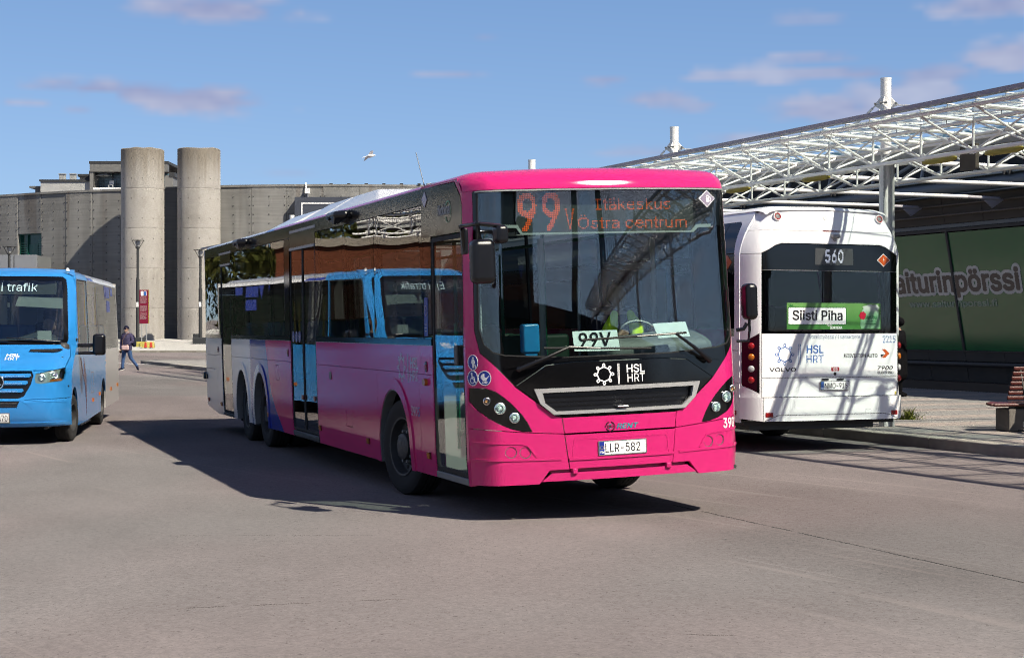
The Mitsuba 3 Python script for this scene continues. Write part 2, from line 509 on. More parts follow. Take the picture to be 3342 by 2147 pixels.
# far plaza in front of the concrete hall
fn_pl = lambda x, y: .13 + .73 * np.clip((y - 115.2) / 13.5, 0, 1)
ys = [115.2, 117.5, 120, 123, 126, 128.7, 150]
xs = [-110, -60, -30, -15, 0, 30, 60]
v = [[x, y, fn_pl(x, y)] for y in ys for x in xs]
f = [[j * 7 + i_, j * 7 + i_ + 1, (j + 1) * 7 + i_ + 1, (j + 1) * 7 + i_] for j in range(6) for i_ in range(6)]
k = put('plaza_pavement', (np.array(v), np.array(f)) if False else trimesh.Trimesh(np.array(v), np.vstack([np.array(f)[:, [0, 1, 2]], np.array(f)[:, [0, 2, 3]]]), process=False), C_PLAZA)
labels[k] = {'label': 'pale concrete plaza rising towards the two round columns', 'kind': 'structure'}
k = put('plaza_kerb', rbx(-110, 60, 115.0, 115.2, -.1, .135, .02), C_KERB)
labels[k] = {'label': 'low kerb at the front of the pale plaza', 'kind': 'structure'}
# worn paint and a flush island on the far carriageway
m = [sheet([(-19.6, 80.5), (-16.0, 76.4), (-15.9, 76.9), (-19.5, 81.1)], .004), sheet([(-26, 88), (-21, 83), (-20.9, 83.4), (-26, 88.6)], .004)]
k = put('road_marking', m, LWHITE)
labels[k] = {'label': 'worn white line on the far carriageway', 'kind': 'structure'}
k = put('traffic_island', sheet([(-14.6, 70.6), (-13.5, 73.4), (-11.2, 72.2), (-11.3, 69.4)], .05), C_PLAZA)
labels[k] = {'label': 'low pale traffic island far behind the walking person', 'kind': 'structure'}

# ---------------------------------------------------------------- pink bus
a_ = math.radians(19.1)
r_ = math.radians(2.02)
bk = np.array([-math.sin(a_), math.cos(a_), 0])
lf0 = np.array([-math.cos(a_), -math.sin(a_), 0])
lf = lf0 * math.cos(r_) + np.array([0, 0, -math.sin(r_)])
up = lf0 * math.sin(r_) + np.array([0, 0, math.cos(r_)])
# s back from the bumper, w towards the door side, z up; the body leans towards the doors
BUS = Frame(np.array([.922, 14.743, .5]) - up * .5, bk, lf, up)
BUSG = Frame([.922, 14.743, 0], bk, lf0, [0, 0, 1])


def bulge(w):
    w = np.abs(np.asarray(w, float))
    return -.12 + .11 * w * w + .2 * (np.maximum(0, w - 1.05) / .225) ** 2.2


def rake(z):
    return .03 * np.maximum(0, np.asarray(z, float) - 1.2)


def hwz(z):
    z = np.asarray(z, float)
    return 1.275 - .03 * np.maximum(0, z - 1.45) / 1.3 - .012 * np.maximum(0, .55 - z) / .2


FRONT = (lambda u, v: np.stack([bulge(u) + rake(v), u * hwz(v) / 1.275, v], -1), (-1, 0, 0))
DOORS = (lambda u, v: np.stack([u, hwz(v), v], -1), (0, 1, 0))
OFFS = (lambda u, v: np.stack([u, -hwz(v), v], -1), (0, -1, 0))
FU = np.r_[np.arange(-1.275, -1.0, .03), np.arange(-1.0, 1.0, .1), np.arange(1.0, 1.28, .03)]
FV = (1.2, 1.45, 2.0, 2.4)
SV = (.55, 1.45)
PB = thing('pink_bus', 'bright pink city bus with black windscreen mask turning towards the camera', 'bus')


def fr(name, poly, mat, off=.0, depth=.02, parent=PB, smooth=35, **kw):
    return put(name, patch(poly, FRONT, off, depth, FU, FV), mat, parent, BUS, smooth=smooth, **kw)


def sd(name, poly, mat, off=.0, depth=.02, parent=PB, smooth=False, surf=DOORS, **kw):
    return put(name, patch(poly, surf, off, depth, (), SV), mat, parent, BUS, smooth=smooth, **kw)


def sym(pts):
    """right half given as w >= 0 points; mirrored to a closed outline"""
    return Polygon(pts + [(-x, y) for x, y in reversed(pts)])


G = .005
front_all = box(-1.275, .352, 1.275, 2.883)
mask = sym([(1.213, 2.878), (1.222, 2.0), (1.222, 1.68), (1.19, 1.49), (.925, 1.19), (.60, .935), (.53, .918)])
glass_o = sym([(1.185, 2.862), (1.192, 2.4), (1.196, 1.70), (1.165, 1.56), (1.10, 1.495), (1.0, 1.468), (.5, 1.436)])
hood = sym([(.40, 1.386), (.66, 1.366), (.925, 1.198), (.60, .945), (.53, .928)])
hl = Polygon([(1.262, 1.189), (1.165, 1.185), (1.10, 1.158), (1.03, 1.105), (.96, 1.04), (.886, .955), (.84, .885), (.802, .806), (.88, .812), (.976, .838), (1.08, .886), (1.171, .948), (1.235, 1.02), (1.265, 1.079)])
mid_l = Polygon([(.536, .916), (.519, .772), (.484, .471), (-.484, .471), (-.519, .772), (-.536, .916)])
below = Polygon([(1.275, .842), (.826, .796), (.519, .772), (-.519, .772), (-.826, .796), (-1.275, .842), (-1.275, .3), (1.275, .3)])
val_hole = sym([(.66, .470), (.765, .345)])
body_f = front_all.difference(mask.buffer(.004)).difference(hl.buffer(.004)).difference(mir(hl).buffer(.004))
wing = body_f.difference(below.buffer(G)).difference(mid_l.buffer(G))
for q in polys(wing):
    if q.area > .01:
        fr('front_wing' if q.centroid.y < 1.9 or q.area < 2 else 'roof_front', q, PINK, .0, .03)
fr('licence_flap', mid_l.intersection(box(-1, .777, 1, 1)).buffer(-.003), PINK, .002, .03)
lowc = mid_l.intersection(box(-1, .3, 1, .768)).buffer(-.003)
fr('bumper_centre', lowc, PINK, .004, .03)
low = below.intersection(front_all).buffer(-.002).difference(mid_l.buffer(G)).difference(val_hole)
for q in polys(low):
    if q.area > .01:
        qq = q
        for c in ((.984, .635), (.863, .628)):
            for sg in (1, -1):
                qq = qq.difference(ell(sg * c[0], c[1], .050, .050, 24))
        fr('bumper_corner', qq, PINK, .0, .035)
for c in ((.984, .635), (.863, .628)):
    for sg in (1, -1):
        p_ = fr('fog_cover', ell(sg * c[0], c[1], .043, .043, 24), PINK, -.008, .015)
        fr('rim', ell(sg * c[0], c[1], .049, .049, 24).difference(ell(sg * c[0], c[1], .0445, .0445, 24)), MGREY, -.006, .01, p_)
# raised crease lines of the bumper
cre = lambda pts, w_=.008: LineString(pts).buffer(w_ / 2, cap_style=2)
for sg in (1, -1):
    g = cre([(sg * 1.26, .725), (sg * .9, .705), (sg * .84, .69), (sg * .765, .585)], .012)
    fr('bumper_crease', g, PINK, .007, .012)
    fr('bumper_crease', cre([(sg * 1.27, .575), (sg * .55, .560)], .016), PINK, .009, .014)
fr('plate_surround', sym([(.43, .733), (.445, .715), (.46, .545)]).difference(sym([(.415, .718), (.430, .70), (.443, .545)])), PINK, .008, .01)
fr('bumper_ridge', sym([(.49, .565), (.487, .545)]), PINK, .016, .03)
# lower tow flap: an inset lip with two stays
lip = patch(sym([(.64, .440), (.735, .372)]), FRONT, -.005, .03, FU, FV)
put('lower_lip', lip, PINK, PB, BUS, smooth=35)
put('lip_shelf', patch(sym([(.665, .472), (.64, .438)]), FRONT, -.06, .05, FU, FV), PINK, PB, BUS, smooth=35)
for sg in (1, -1):
    put('lip_stay', rbx(-.12, -.06, sg * .44 - .025, sg * .44 + .025, .425, .475, .01), PINK, PB, BUS, smooth=40)
put('undertray', bx(.16, .7, -1.1, 1.1, .40, .42), BLACKS, PB, BUS)

# black mask with the windscreen in it
ring_ = mask.difference(glass_o).difference(hood.buffer(G))
fr('windscreen_mask', ring_, BLACKG, .001, .03)
fr('hood', hood.buffer(-.002).difference(sym([(.69, 1.132), (.675, 1.045), (.585, .968)])), BLACKG, .004, .03)
fr('hood_ridge', sym([(.70, 1.408), (1.0, 1.372), (1.03, 1.362), (1.02, 1.352), (.68, 1.392), (.40, 1.405)]).difference(sym([(.40, 1.391), (.2, 1.391)])) if False else cre([(-1.02, 1.357), (-.68, 1.398), (-.4, 1.408), (.4, 1.408), (.68, 1.398), (1.02, 1.357)], .020), BLACKG, .014, .02)
WS = fr('windscreen', glass_o.buffer(-.001), G_CLEAR, .0, 0)
fr('seal', glass_o.buffer(.010).difference(glass_o.buffer(-.001)), RUB, .004, .01, WS)
fr('roof_trim_strip', cre([(-1.20, 2.872), (1.20, 2.872)], .012), SILV, .010, .012)
# grille frame
go = sym([(.775, 1.170), (.768, 1.150), (.725, 1.040), (.612, .943)])
gi = sym([(.705, 1.134), (.684, 1.045), (.588, .970)])
GR = fr('grille', gi.buffer(.01), BLACKS, -.02, .02)
fr('frame', go.difference(gi), SILV, .028, .05, GR)
for z in (1.012, 1.05, 1.09):
    fr('slat', box(-.67, z - .003, .67, z + .003).intersection(gi), BLACKG, -.012, .01, GR)
put('catch', rbx(-.175, -.10, -.05, .05, .984, .998, .006), CHROME, GR, BUS, smooth=40)
# lamps
for sg, base in ((1, hl), (-1, mir(hl))):
    H_ = fr('headlight', base, BLACKG, -.004, .03)
    for (w, z, r, mt) in ((1.163, 1.080, .032, ORAL), (1.067, 1.014, .050, CLRL), (.948, .931, .046, CLRL)):
        p = FRONT[0](np.array([sg * w]), np.array([z]))[0]
        e = 1e-3
        nrm = np.array([-1, sg * (.15 if w > 1 else .1), 0.02])
        nrm /= np.linalg.norm(nrm)
        prof = [(r, .0), (r, .012), (r * .90, .014), (r * .86, .004), (r * .5, -.012), (0, -.018)]
        put('reflector', lathe(prof, p + nrm * .006, nrm, 28), CHROME, H_, BUS, smooth=40)
        put('bulb_lens', lathe([(0, .010), (r * .30, .006), (r * .46, -.006)], p + nrm * .004, nrm, 20), mt if mt != CLRL else LWHITE, H_, BUS, smooth=50)
        put('cover_lens', lathe([(0, .012), (r * .5, .011), (r * .9, .008)], p + nrm * .006, nrm, 20), G_CLEAR, H_, BUS, smooth=True)
# plate, lettering and stickers on the front
LP = fr('licence_plate', box(-.221, .576, .221, .694), LWHITE, .014, .01)
fr('rim', box(-.225, .572, .225, .698).difference(box(-.217, .580, .217, .690)), MGREY, .016, .006, LP)
fr('country_band', box(.172, .580, .217, .690), SIGNB, .016, .004, LP)
fr('country_letters', at(text_poly('FIN', .018, True), .211, .590, True, .033), LWHITE, .019, .003, LP)
fr('plate_number', at(text_poly('LLR-582', .075), .163, .597, True, .325), LBLACK, .017, .003, LP)
for c in ((.195, .640), ):
    fr('star_ring', ell(c[0], c[1], .016, .016).difference(ell(c[0], c[1], .013, .013)), YEL, .019, .003, LP)
EM = fr('operator_emblem', ring_logo(.150, 1.270, .088, .011), LWHITE, .008, .003)
fr('bar', union_all([box(.006, 1.182, .012, 1.358), box(.017, 1.182, .023, 1.358)]), LWHITE, .008, .003, EM)
fr('letters', union_all([at(text_poly('HSL', .068, True), -.062, 1.277, True, .172), at(text_poly('HRT', .072), -.066, 1.194, True, .167)]), LWHITE, .008, .003, EM)
FB_ = fr('leasing_emblem', union_all([ell(.108, .818, .044, .043).difference(ell(.108, .818, .034, .033)).difference(box(.02, .803, .2, .833)).difference(box(.10, .7, .116, .9))]), LBLACK, .006, .003)
fr('letters', at(text_poly('FIBUS', .022, True), .157, .807, True, .098), LBLACK, .006, .003, FB_)
fr('dot', ell(.108, .818, .022, .022).difference(box(.0, .804, .2, .832)), TURQ, .005, .003, FB_)
fr('leasing_letters', at(text_poly('RENT', .042, True, 1.0, .22), .048, .797, True, .205), TURQ, .006, .003)
fr('fleet_number', at(text_poly('390', .085, True), -1.030, .738, True, .150), LWHITE, .004, .003)
# three round blue stickers
def sticker(u, v, ax, ay, icon, nm='access_sticker'):
    sc = lambda g: affinity.translate(affinity.scale(g, ax / .065, ay / .065, origin=(0, 0)), u, v)
    K = fr(nm, ell(u, v, ax, ay), SIGNB, .003, .002)
    fr('rim', ell(u, v, ax, ay).difference(ell(u, v, ax * .92, ay * .92)), LWHITE, .006, .003, K)
    fr('pictogram', sc(icon), LWHITE, .006, .003, K)
man = union_all([Point(0, .036).buffer(.010), Polygon([(-.014, .024), (.014, .024), (.026, -.008), (.021, -.010), (.012, .008), (.011, -.046), (.003, -.046), (0, -.012), (-.003, -.046), (-.011, -.046), (-.012, .008), (-.021, -.010), (-.026, -.008)]), LineString([(-.024, -.010), (-.026, -.046)]).buffer(.0016)])
chair = union_all([Point(.010, .040).buffer(.009), LineString([(.010, .030), (.008, -.002), (-.020, -.004), (-.026, -.034), (-.034, -.036)]).buffer(.005), LineString([(.008, .012), (-.016, .010)]).buffer(.004), Point(.006, -.020).buffer(.026).difference(Point(.006, -.020).buffer(.020)).difference(box(-.05, -.012, -.004, .03))])
pram = union_all([Point(.004, .006).buffer(.030).intersection(box(-.05, -.026, .05, .004)), Point(.006, .006).buffer(.032).intersection(box(.004, .002, .05, .05)), LineString([(-.024, .004), (-.044, .018)]).buffer(.003), Point(.014, -.036).buffer(.011).difference(Point(.014, -.036).buffer(.006)), Point(-.012, -.036).buffer(.011).difference(Point(-.012, -.036).buffer(.006))])
sticker(1.2335, 1.412, .029, .066, man)
sticker(1.2385, 1.277, .029, .066, chair)
sticker(1.166, 1.277, .043, .064, pram)
D_ = fr('fuel_sticker', Polygon([(-.98, 2.860), (-1.069, 2.786), (-.976, 2.708), (-.885, 2.786)]), LWHITE, .004, .003)
fr('field', Polygon([(-.98, 2.860), (-1.069, 2.786), (-.976, 2.708), (-.885, 2.786)]).buffer(-.006), LAV, .007, .003, D_)
fr('pump_pictogram', union_all([box(-.965, 2.755, -.998, 2.815).difference(box(-.970, 2.790, -.993, 2.809)), cre([(-1.0, 2.805), (-1.014, 2.79), (-1.012, 2.758), (-1.0, 2.762)], .005)]), LWHITE, .010, .003, D_)


# ---- destination display behind the glass
def inner(off):
    return (lambda u, v: np.stack([bulge(u) * .6 + rake(v) + off, u, v], -1), (-1, 0, 0))


DD = put('destination_display', patch(box(-.84, 2.502, .84, 2.862), inner(.06), 0, .05, FU, FV), 'display_black', PB, BUS)
scene['display_black'] = {'type': 'twosided', 'bsdf': {'type': 'principled', 'base_color': {'type': 'rgb', 'value': [.012, .012, .013]}, 'roughness': .5}}
led = union_all([at(led_poly('99', .315, .0165, .0125, True, .80), .820, 2.533, True, .375), at(led_poly('V', .185, .0165, .0125, False), .400, 2.535, True, .085),
                 at(led_poly('Itäkeskus', .100, .0122, .009, False), .115, 2.700, True, .72), at(led_poly('Östra centrum', .098, .0122, .009, False), .285, 2.538, True, 1.05)])
put('lit_digits', patch(led, inner(.057), .0, 0), {'type': 'ref', 'id': LEDO}, DD, BUS, emitter={'type': 'area', 'radiance': {'type': 'rgb', 'value': [.055, .007, .0015]}})
put('display_sill', patch(Polygon([(.99, 2.582), (.83, 2.578), (.79, 2.508), (-.80, 2.504), (-.86, 2.560), (-1.01, 2.564), (-1.01, 2.534), (-.875, 2.530), (-.825, 2.490), (.805, 2.492), (.845, 2.552), (.99, 2.556)]), inner(.045), 0, .01, FU, FV), LGREY, PB, BUS)
for sg in (1, -1):
    put('display_cheek', patch(box(sg * .85, 2.55, sg * 1.19, 2.87), inner(.085), 0, .01, FU, FV), BLACKS, PB, BUS)

# ---- windscreen wipers
def wiper(piv, el_, tip0, tip1, o):
    W = thing('_', '', '') if False else numbered(PB + '__wiper')
    P_ = lambda q, off: FRONT[0](np.array([q[0]]), np.array([q[1]]))[0] + np.array([-off, 0, 0])
    scene[W] = mikit.ply(BUS(mesh_of([path_tube([P_(piv, .03), P_(piv, .055), P_(((piv[0] + el_[0]) / 2, (piv[1] + el_[1]) / 2), .085), P_(el_, .07)], [.022, .022, .016, .011]),
                                      mesh_of(Manifold.sphere(.028, 12).translate(P_(piv, .045).tolist()))])), BLACKS, smooth=40)
    mid = ((tip0[0] + tip1[0]) / 2, (tip0[1] + tip1[1]) / 2)
    put('arm_tip', path_tube([P_(el_, .07), P_(mid, .05)], .009), BLACKS, W, BUS, smooth=40)
    n = 9
    pts = [P_((tip0[0] + (tip1[0] - tip0[0]) * i_ / n, tip0[1] + (tip1[1] - tip0[1]) * i_ / n), .022 + .016 * math.sin(math.pi * i_ / n)) for i_ in range(n + 1)]
    put('blade', path_tube(pts, .011, 6), RUB, W, BUS, smooth=40)
wiper((.907, 1.346), (.475, 1.520), (.682, 1.516), (-.300, 1.478), .03)
wiper((-.876, 1.350), (-.531, 1.598), (.347, 1.572), (-.660, 1.601), .03)

# ---- mirrors
M_ = numbered(PB + '__mirror')
scene[M_] = mikit.ply(BUS(rbx(-.42, -.26, 1.19, 1.395, 2.075, 2.445, .055, 16)), BLACKS, smooth=50)
put('glass', bx(-.262, -.252, 1.215, 1.37, 2.11, 2.41), CHROME, M_, BUS)
put('wide_angle_mirror', rbx(-.44, -.28, 1.082, 1.185, 2.405, 2.555, .035, 16), BLACKS, M_, BUS, smooth=50)
put('arm', [path_tube([[.16, 1.285, 2.54], [-.10, 1.40, 2.565], [-.34, 1.325, 2.575]], .017), path_tube([[-.34, 1.325, 2.585], [-.345, 1.30, 2.42]], .014), path_tube([[-.34, 1.34, 2.575], [-.36, 1.13, 2.55]], .016),
            mesh_of(Manifold.sphere(.026, 14).translate([-.34, 1.325, 2.575]))], BLACKG, M_, BUS, smooth=40)
put('bracket', [rbx(.10, .22, 1.265, 1.305, 2.34, 2.56, .012), path_tube([[.14, 1.295, 2.36], [-.02, 1.36, 2.545]], .016)], BLACKS, M_, BUS, smooth=40)
M2 = numbered(PB + '__mirror')
scene[M2] = mikit.ply(BUS(rbx(.05, .20, -1.455, -1.335, 1.69, 2.02, .045, 16)), BLACKS, smooth=50)
put('glass', bx(.198, .206, -1.44, -1.35, 1.73, 1.98), CHROME, M2, BUS)
put('arm', [path_tube([[.16, -1.27, 1.50], [.12, -1.37, 1.50], [.12, -1.385, 1.60], [.12, -1.385, 1.70]], .013), path_tube([[.16, -1.27, 1.60], [.13, -1.33, 1.61], [.12, -1.36, 1.66]], .018)], BLACKS, M2, BUS, smooth=40)

# ---- door side
pinkB = Polygon([(9.43, 1.56), (9.36, 1.40), (9.31, 1.28), (9.22, 1.05), (9.10, .84), (8.98, .74), (8.82, .63), (8.60, .50), (8.35, .33), (8.3, .2), (-1, .2), (-1, 3.2), (9.43, 3.2)])
whiteB = box(10.60, -1, 20, 4)
ARCH = ((2.690, .585, .610), (9.868, .50, .605), (11.324, .50, .605))
arches = union_all([union_all([ell(s_, .49, a, b, 48), box(s_ - a, 0, s_ + a, .49)]) for s_, a, b in ARCH])
skirt = Polygon([(.259, .338), (.259, 1.2), (.270, 1.545), (14.66, 1.545), (14.70, .43), (13.64, .332), (13.1, .336)])
d_front, d_mid, d_rear = box(.318, .2, 1.285, 2.54), box(6.205, .2, 7.715, 2.935), box(12.17, .2, 13.095, 2.89)
skirt = skirt.difference(arches).difference(union_all([d_front, d_mid, d_rear]))
seam = box(1.30, 1.2735, 15, 1.2785)
vcuts = union_all([box(3.34, 0, 3.346, 1.276), box(1.688, 1.276, 1.694, 2), box(1.74, 0, 1.745, 1.276), box(13.60, .3, 13.605, 1.15), box(9.28, 0, 9.285, 1.276), box(5.0, 0, 5.003, 1.276)])
hatch = union_all([cre(p, .007) for p in ([(8.74, 1.22), (8.52, 1.22), (8.52, 1.02), (8.74, 1.02), (8.74, 1.22)], [(4.74, .80), (4.74, .62), (4.47, .62), (4.47, .80)], [(14.6, 1.05), (13.75, 1.05)])])
skirt = skirt.difference(seam).difference(vcuts).difference(hatch)
for nm, reg, mt in (('pink_side_panel', pinkB, PINK), ('blue_side_panel', box(0, 0, 10.6, 4).difference(pinkB), BLUE_B), ('white_side_panel', whiteB, WHITE)):
    for q in polys(skirt.intersection(reg)):
        if q.area > .004:
            sd(nm, q, mt, 0, .045)
# flared arch lips
for s_, a, b in ARCH:
    o = union_all([ell(s_, .49, a + .105, b + .115, 48), box(s_ - a - .105, 0, s_ + a + .105, .49)]).intersection(box(0, .336, 20, 2)).difference(arches)
    if s_ > 11:
        o = o.difference(box(0, 0, 10.602, 2))
        sd('wheel_arch_lip', o.difference(box(0, 0, 10.75, .62)), WHITE, .014, .03)
    elif s_ > 9:
        o = o.difference(box(10.598, 0, 20, 2))
        sd('wheel_arch_lip', o.intersection(box(0, 0, s_ + .02, 2)), BLUE_B, .014, .03)
        sd('wheel_arch_lip', o.difference(box(0, 0, s_ + .024, 2)), WHITE, .014, .03)
    else:
        sd('wheel_arch_lip', o, PINK, .014, .03)
    i_ = union_all([ell(s_, .49, a, b, 48), box(s_ - a, 0, s_ + a, .49)])
    i2 = union_all([ell(s_, .49, a - .012, b - .012, 48), box(s_ - a + .012, 0, s_ + a - .012, .49)])
    sd('arch_liner', i_.difference(i2).intersection(box(0, .336, 20, 2)), MGREY, .006, .10)
    put('wheel_well', [bx(s_ - .62, s_ + .62, .55, 1.2, 1.12, 1.14), bx(s_ - .64, s_ - .62, .55, 1.2, .3, 1.12), bx(s_ + .62, s_ + .64, .55, 1.2, .3, 1.12), bx(s_ - .62, s_ + .62, .53, .55, .25, 1.12)], DGREY, PB, BUS)
# belt moulding, pillars, glazing, upper band
bands = box(1.30, 1.548, 14.67, 1.606).difference(union_all([d_mid.buffer(.002), d_rear.buffer(.002)]))
for q in polys(bands):
    sd('belt_moulding', q, BLACKG, .004, .03)
    sd('belt_trim', box(q.bounds[0], 1.545, q.bounds[2], 1.549), SILV, .007, .02)
WZ0, WZ1 = 1.610, 2.850
wins = [(1.30, 1.684), (1.694, 3.382), (3.392, 4.79), (4.80, 6.195), (8.065, 9.10), (9.11, 12.155), (13.105, 14.66)]
for j, (s0, s1) in enumerate(wins):
    q = box(s0, WZ0, s1, WZ1)
    p_ = patch(q, DOORS, prng.uniform(-.0015, .0015), 0, np.arange(s0, s1, .35), (1.8, 2.1, 2.4, 2.65))
    vv = p_.vertices
    vv[:, 1] += .0024 * np.sin((vv[:, 0] - s0) / (s1 - s0) * math.pi) * np.sin((vv[:, 2] - WZ0) / (WZ1 - WZ0) * math.pi) + .0007 * (meshkit.noise(vv * 2.6, 5 + j) - .5)
    W_ = put('window_pane', p_, G_TINT, PB, BUS, smooth=True)
    if j in (0, 6):
        put('blind', patch(q.buffer(-.03), DOORS, -.03, 0), BLACKS, W_, BUS)
put('pillar', [bx(s0 - .04, s0 + .04, 1.20, 1.228, 1.56, 2.9) for s0 in (1.69, 3.387, 4.795, 9.105, 13.11, 14.64, 12.14, 6.18)] + [bx(7.73, 8.06, 1.20, 1.232, 1.56, 2.9)], BLACKS, PB, BUS)
sd('black_post', box(7.735, WZ0, 8.055, WZ1), BLACKG, 0, .02)
upb = box(1.60, 2.858, 14.66, 3.008).difference(d_mid.buffer(.003)).difference(d_rear.buffer(.003))
for q in polys(upb):
    sd('upper_band', q, BLACKG, .003, .03)
sd('upper_band', union_all([box(6.21, 2.945, 7.71, 3.008), box(12.175, 2.90, 13.09, 3.008)]), BLACKG, .003, .03)
NOB = Polygon([(1.588, 3.006), (.53, 2.985), (.36, 2.85), (.315, 2.77), (.32, 2.545), (1.588, 2.548)])
ND = patch(NOB, DOORS, .006, .03, np.arange(.3, 1.6, .07), np.arange(2.5, 3.0, .05))
ND.vertices[:, 1] += .0030 * (meshkit.noise(ND.vertices * np.array([4.0, 1, 5.0]), 21) - .5)
put('front_side_panel', ND, BLACKG, PB, BUS, smooth=40)
sd('pillar_cap', box(1.30, 2.53, 1.588, 2.544), BLACKG, 0, .02)
put('operator_letters', patch(at(text_poly('Nobina', .088, True), 1.012, 2.722, True, .36), DOORS, .012, .003), LGREY, PB, BUS)
put('operator_swirl', patch(affinity.scale(Point(0, 0).buffer(1, 12), .1, .1).difference(affinity.translate(affinity.scale(Point(0, 0).buffer(1, 12), .09, .092), .012, .004)).difference(box(-.12, -.02, -.06, .03)) if False else ell(.705, 2.742, .085, .098, 40).difference(ell(.700, 2.738, .075, .090, 40)).difference(box(.745, 2.70, .82, 2.80)), DOORS, .012, .003), rp('pale_green_print', (.20, .52, .30), .1), PB, BUS)
put('diamond_sticker', patch(Polygon([(1.445, 2.972), (1.368, 2.895), (1.448, 2.823), (1.548, 2.905)]), DOORS, .012, .003), LGREYT, PB, BUS)
# A-pillar strip between windscreen corner and door
sd('door_pillar', Polygon([(.318, .338), (.259, .338), (.259, 1.2), (.300, 2.54), (.318, 2.54)]).intersection(box(0, 1.55, 1, 3)), PINK, 0, .03)
sd('roof_corner', Polygon([(.300, 2.55), (.316, 2.55), (.307, 2.77), (.352, 2.856), (.527, 2.993), (1.59, 3.012), (1.59, 3.03), (.45, 3.01), (.335, 2.90), (.311, 2.885)]), PINK, .002, .03)


# ---- doors
def leaf(name, s0, s1, z0, z1, fw=.035, mat=G_DOOR, low=None, **kw):
    o = box(s0, z0, s1, z1)
    i_ = o.buffer(-fw, join_style=2)
    D = sd(name, o.difference(i_), RUB, -.006, .03, **kw)
    p_ = patch(i_.buffer(.002), DOORS, -.014, 0, (s0 + .3,), (.8, 1.2, 1.6, 2.0, 2.4))
    p_.vertices[:, 1] += .0012 * (meshkit.noise(p_.vertices * 2.1, int(s0 * 9)) - .5)
    put('glass', p_, mat, D, BUS, smooth=True)
    return D
FD = leaf('front_door', .322, 1.28, .405, 2.535, .04)
put('handrail', [path_tube([[.86, 1.17, .62], [.86, 1.17, 1.75]], .017), path_tube([[.90, 1.16, .72], [.55, 1.13, 1.02], [.40, 1.10, 1.20]], .015)], GREENP, FD, BUS, smooth=40)
put('lock_box', rbx(.43, .53, 1.265, 1.30, 1.38, 1.56, .01), BLACKS, FD, BUS, smooth=40)
put('step_edge', rbx(.32, 1.28, 1.12, 1.272, .338, .40, .01), MGREY, FD, BUS, smooth=40)
MD1 = leaf('middle_door_leaf', 6.975, 7.70, .42, 2.715, .03, G_TINT)
MD2 = leaf('middle_door_leaf', 6.225, 6.955, .42, 2.715, .03, G_TINT)
RD = leaf('rear_door', 12.185, 13.085, .39, 2.70, .035, G_TINT)
sd('door_header', box(6.21, 2.722, 7.71, 2.93), BLACKG, 0, .03)
sd('door_header', box(12.175, 2.705, 13.09, 2.885), BLACKG, 0, .03)
for s0, s1, z in ((6.23, 7.69, 2.706), (12.2, 13.08, 2.690), (12.11, 13.18, 2.87), (6.17, 7.66, 2.925)):
    sd('header_strip', box(s0, z - .016, s1, z + .016), SILV, .010, .02)
put('door_ramp', [rbx(6.22, 7.70, 1.10, 1.275, .345, .41, .01), rbx(6.3, 6.9, 1.12, 1.279, .36, .40, .01)], DGREY, PB, BUS, smooth=40)
put('door_step', rbx(12.18, 13.09, 1.10, 1.272, .335, .385, .01), DGREY, PB, BUS, smooth=40)
for j, s0 in enumerate((7.50, 7.31, 7.12)):
    K = sd('door_sticker', ell(s0, 1.60, .07, .07), SIGNB, .004, .002)
    sd('rim', ell(s0, 1.60, .07, .07).difference(ell(s0, 1.60, .064, .064)), LAV, .006, .003, K)
    sd('pictogram', affinity.translate((chair, man, pram)[j], s0, 1.60), LAV, .006, .003, K)
# lamps, markers, lettering of the door side
for s0, z in ((13.40, 1.365), (7.87, 1.392), (1.492, 1.348)):
    K = sd('door_button', ell(s0, z, .042, .05), REDD, .008, .01)
    sd('push', ell(s0, z, .022, .026), REDL, .014, .01, K)
K = sd('side_indicator', ell(1.51, 1.205, .05, .034), ORAL, .03, .03)
for s0, z in ((13.23, .505), (9.33, .525), (6.10, .525), (3.79, .515), (1.49, .523), (6.33, .86), (7.02, .85)):
    K = sd('side_marker', box(s0 - .035, z - .028, s0 + .035, z + .028), ORAL, .018, .018)
    sd('socket', box(s0 - .06, z - .032, s0 - .036, z + .032), REDD, .012, .015, K)
sd('side_marker', box(14.46, .50, 14.53, .56), REDL, .018, .018)
sd('fuel_lock', ell(5.46, 1.16, .045, .045), MGREY, .01, .012)
EM2 = sd('side_emblem', ring_logo(2.36, 1.322, .135, .013), LGREYT, .003, .002)
sd('bar', union_all([box(2.115, 1.185, 2.122, 1.455), box(2.131, 1.185, 2.138, 1.455)]), LGREYT, .003, .002, EM2)
sd('letters', union_all([at(text_poly('HSL', .105, True), 2.035, 1.322, True, .268), at(text_poly('HRT', .10), 2.043, 1.203, True, .265)]), LGREYT, .003, .002, EM2)
sd('side_fleet_number', at(text_poly('390', .088, False), 2.063, .870, True, .22), LGREYT, .003, .002)
sd('side_fleet_digit', at(text_poly('5', .088, False), 1.825, .868, True, .06), LBLUE, .003, .002)
K = put('window_sticker', patch(box(1.40, 1.632, 1.515, 1.99), DOORS, .006, .002), SIGNB, PB, BUS)
put('print', patch(union_all([ell(1.457, 1.87, .032, .05).difference(ell(1.457, 1.87, .024, .04)), box(1.43, 1.735, 1.49, 1.745), box(1.43, 1.705, 1.49, 1.715), box(1.43, 1.675, 1.49, 1.685)]), DOORS, .009, .002), LAV, K, BUS)
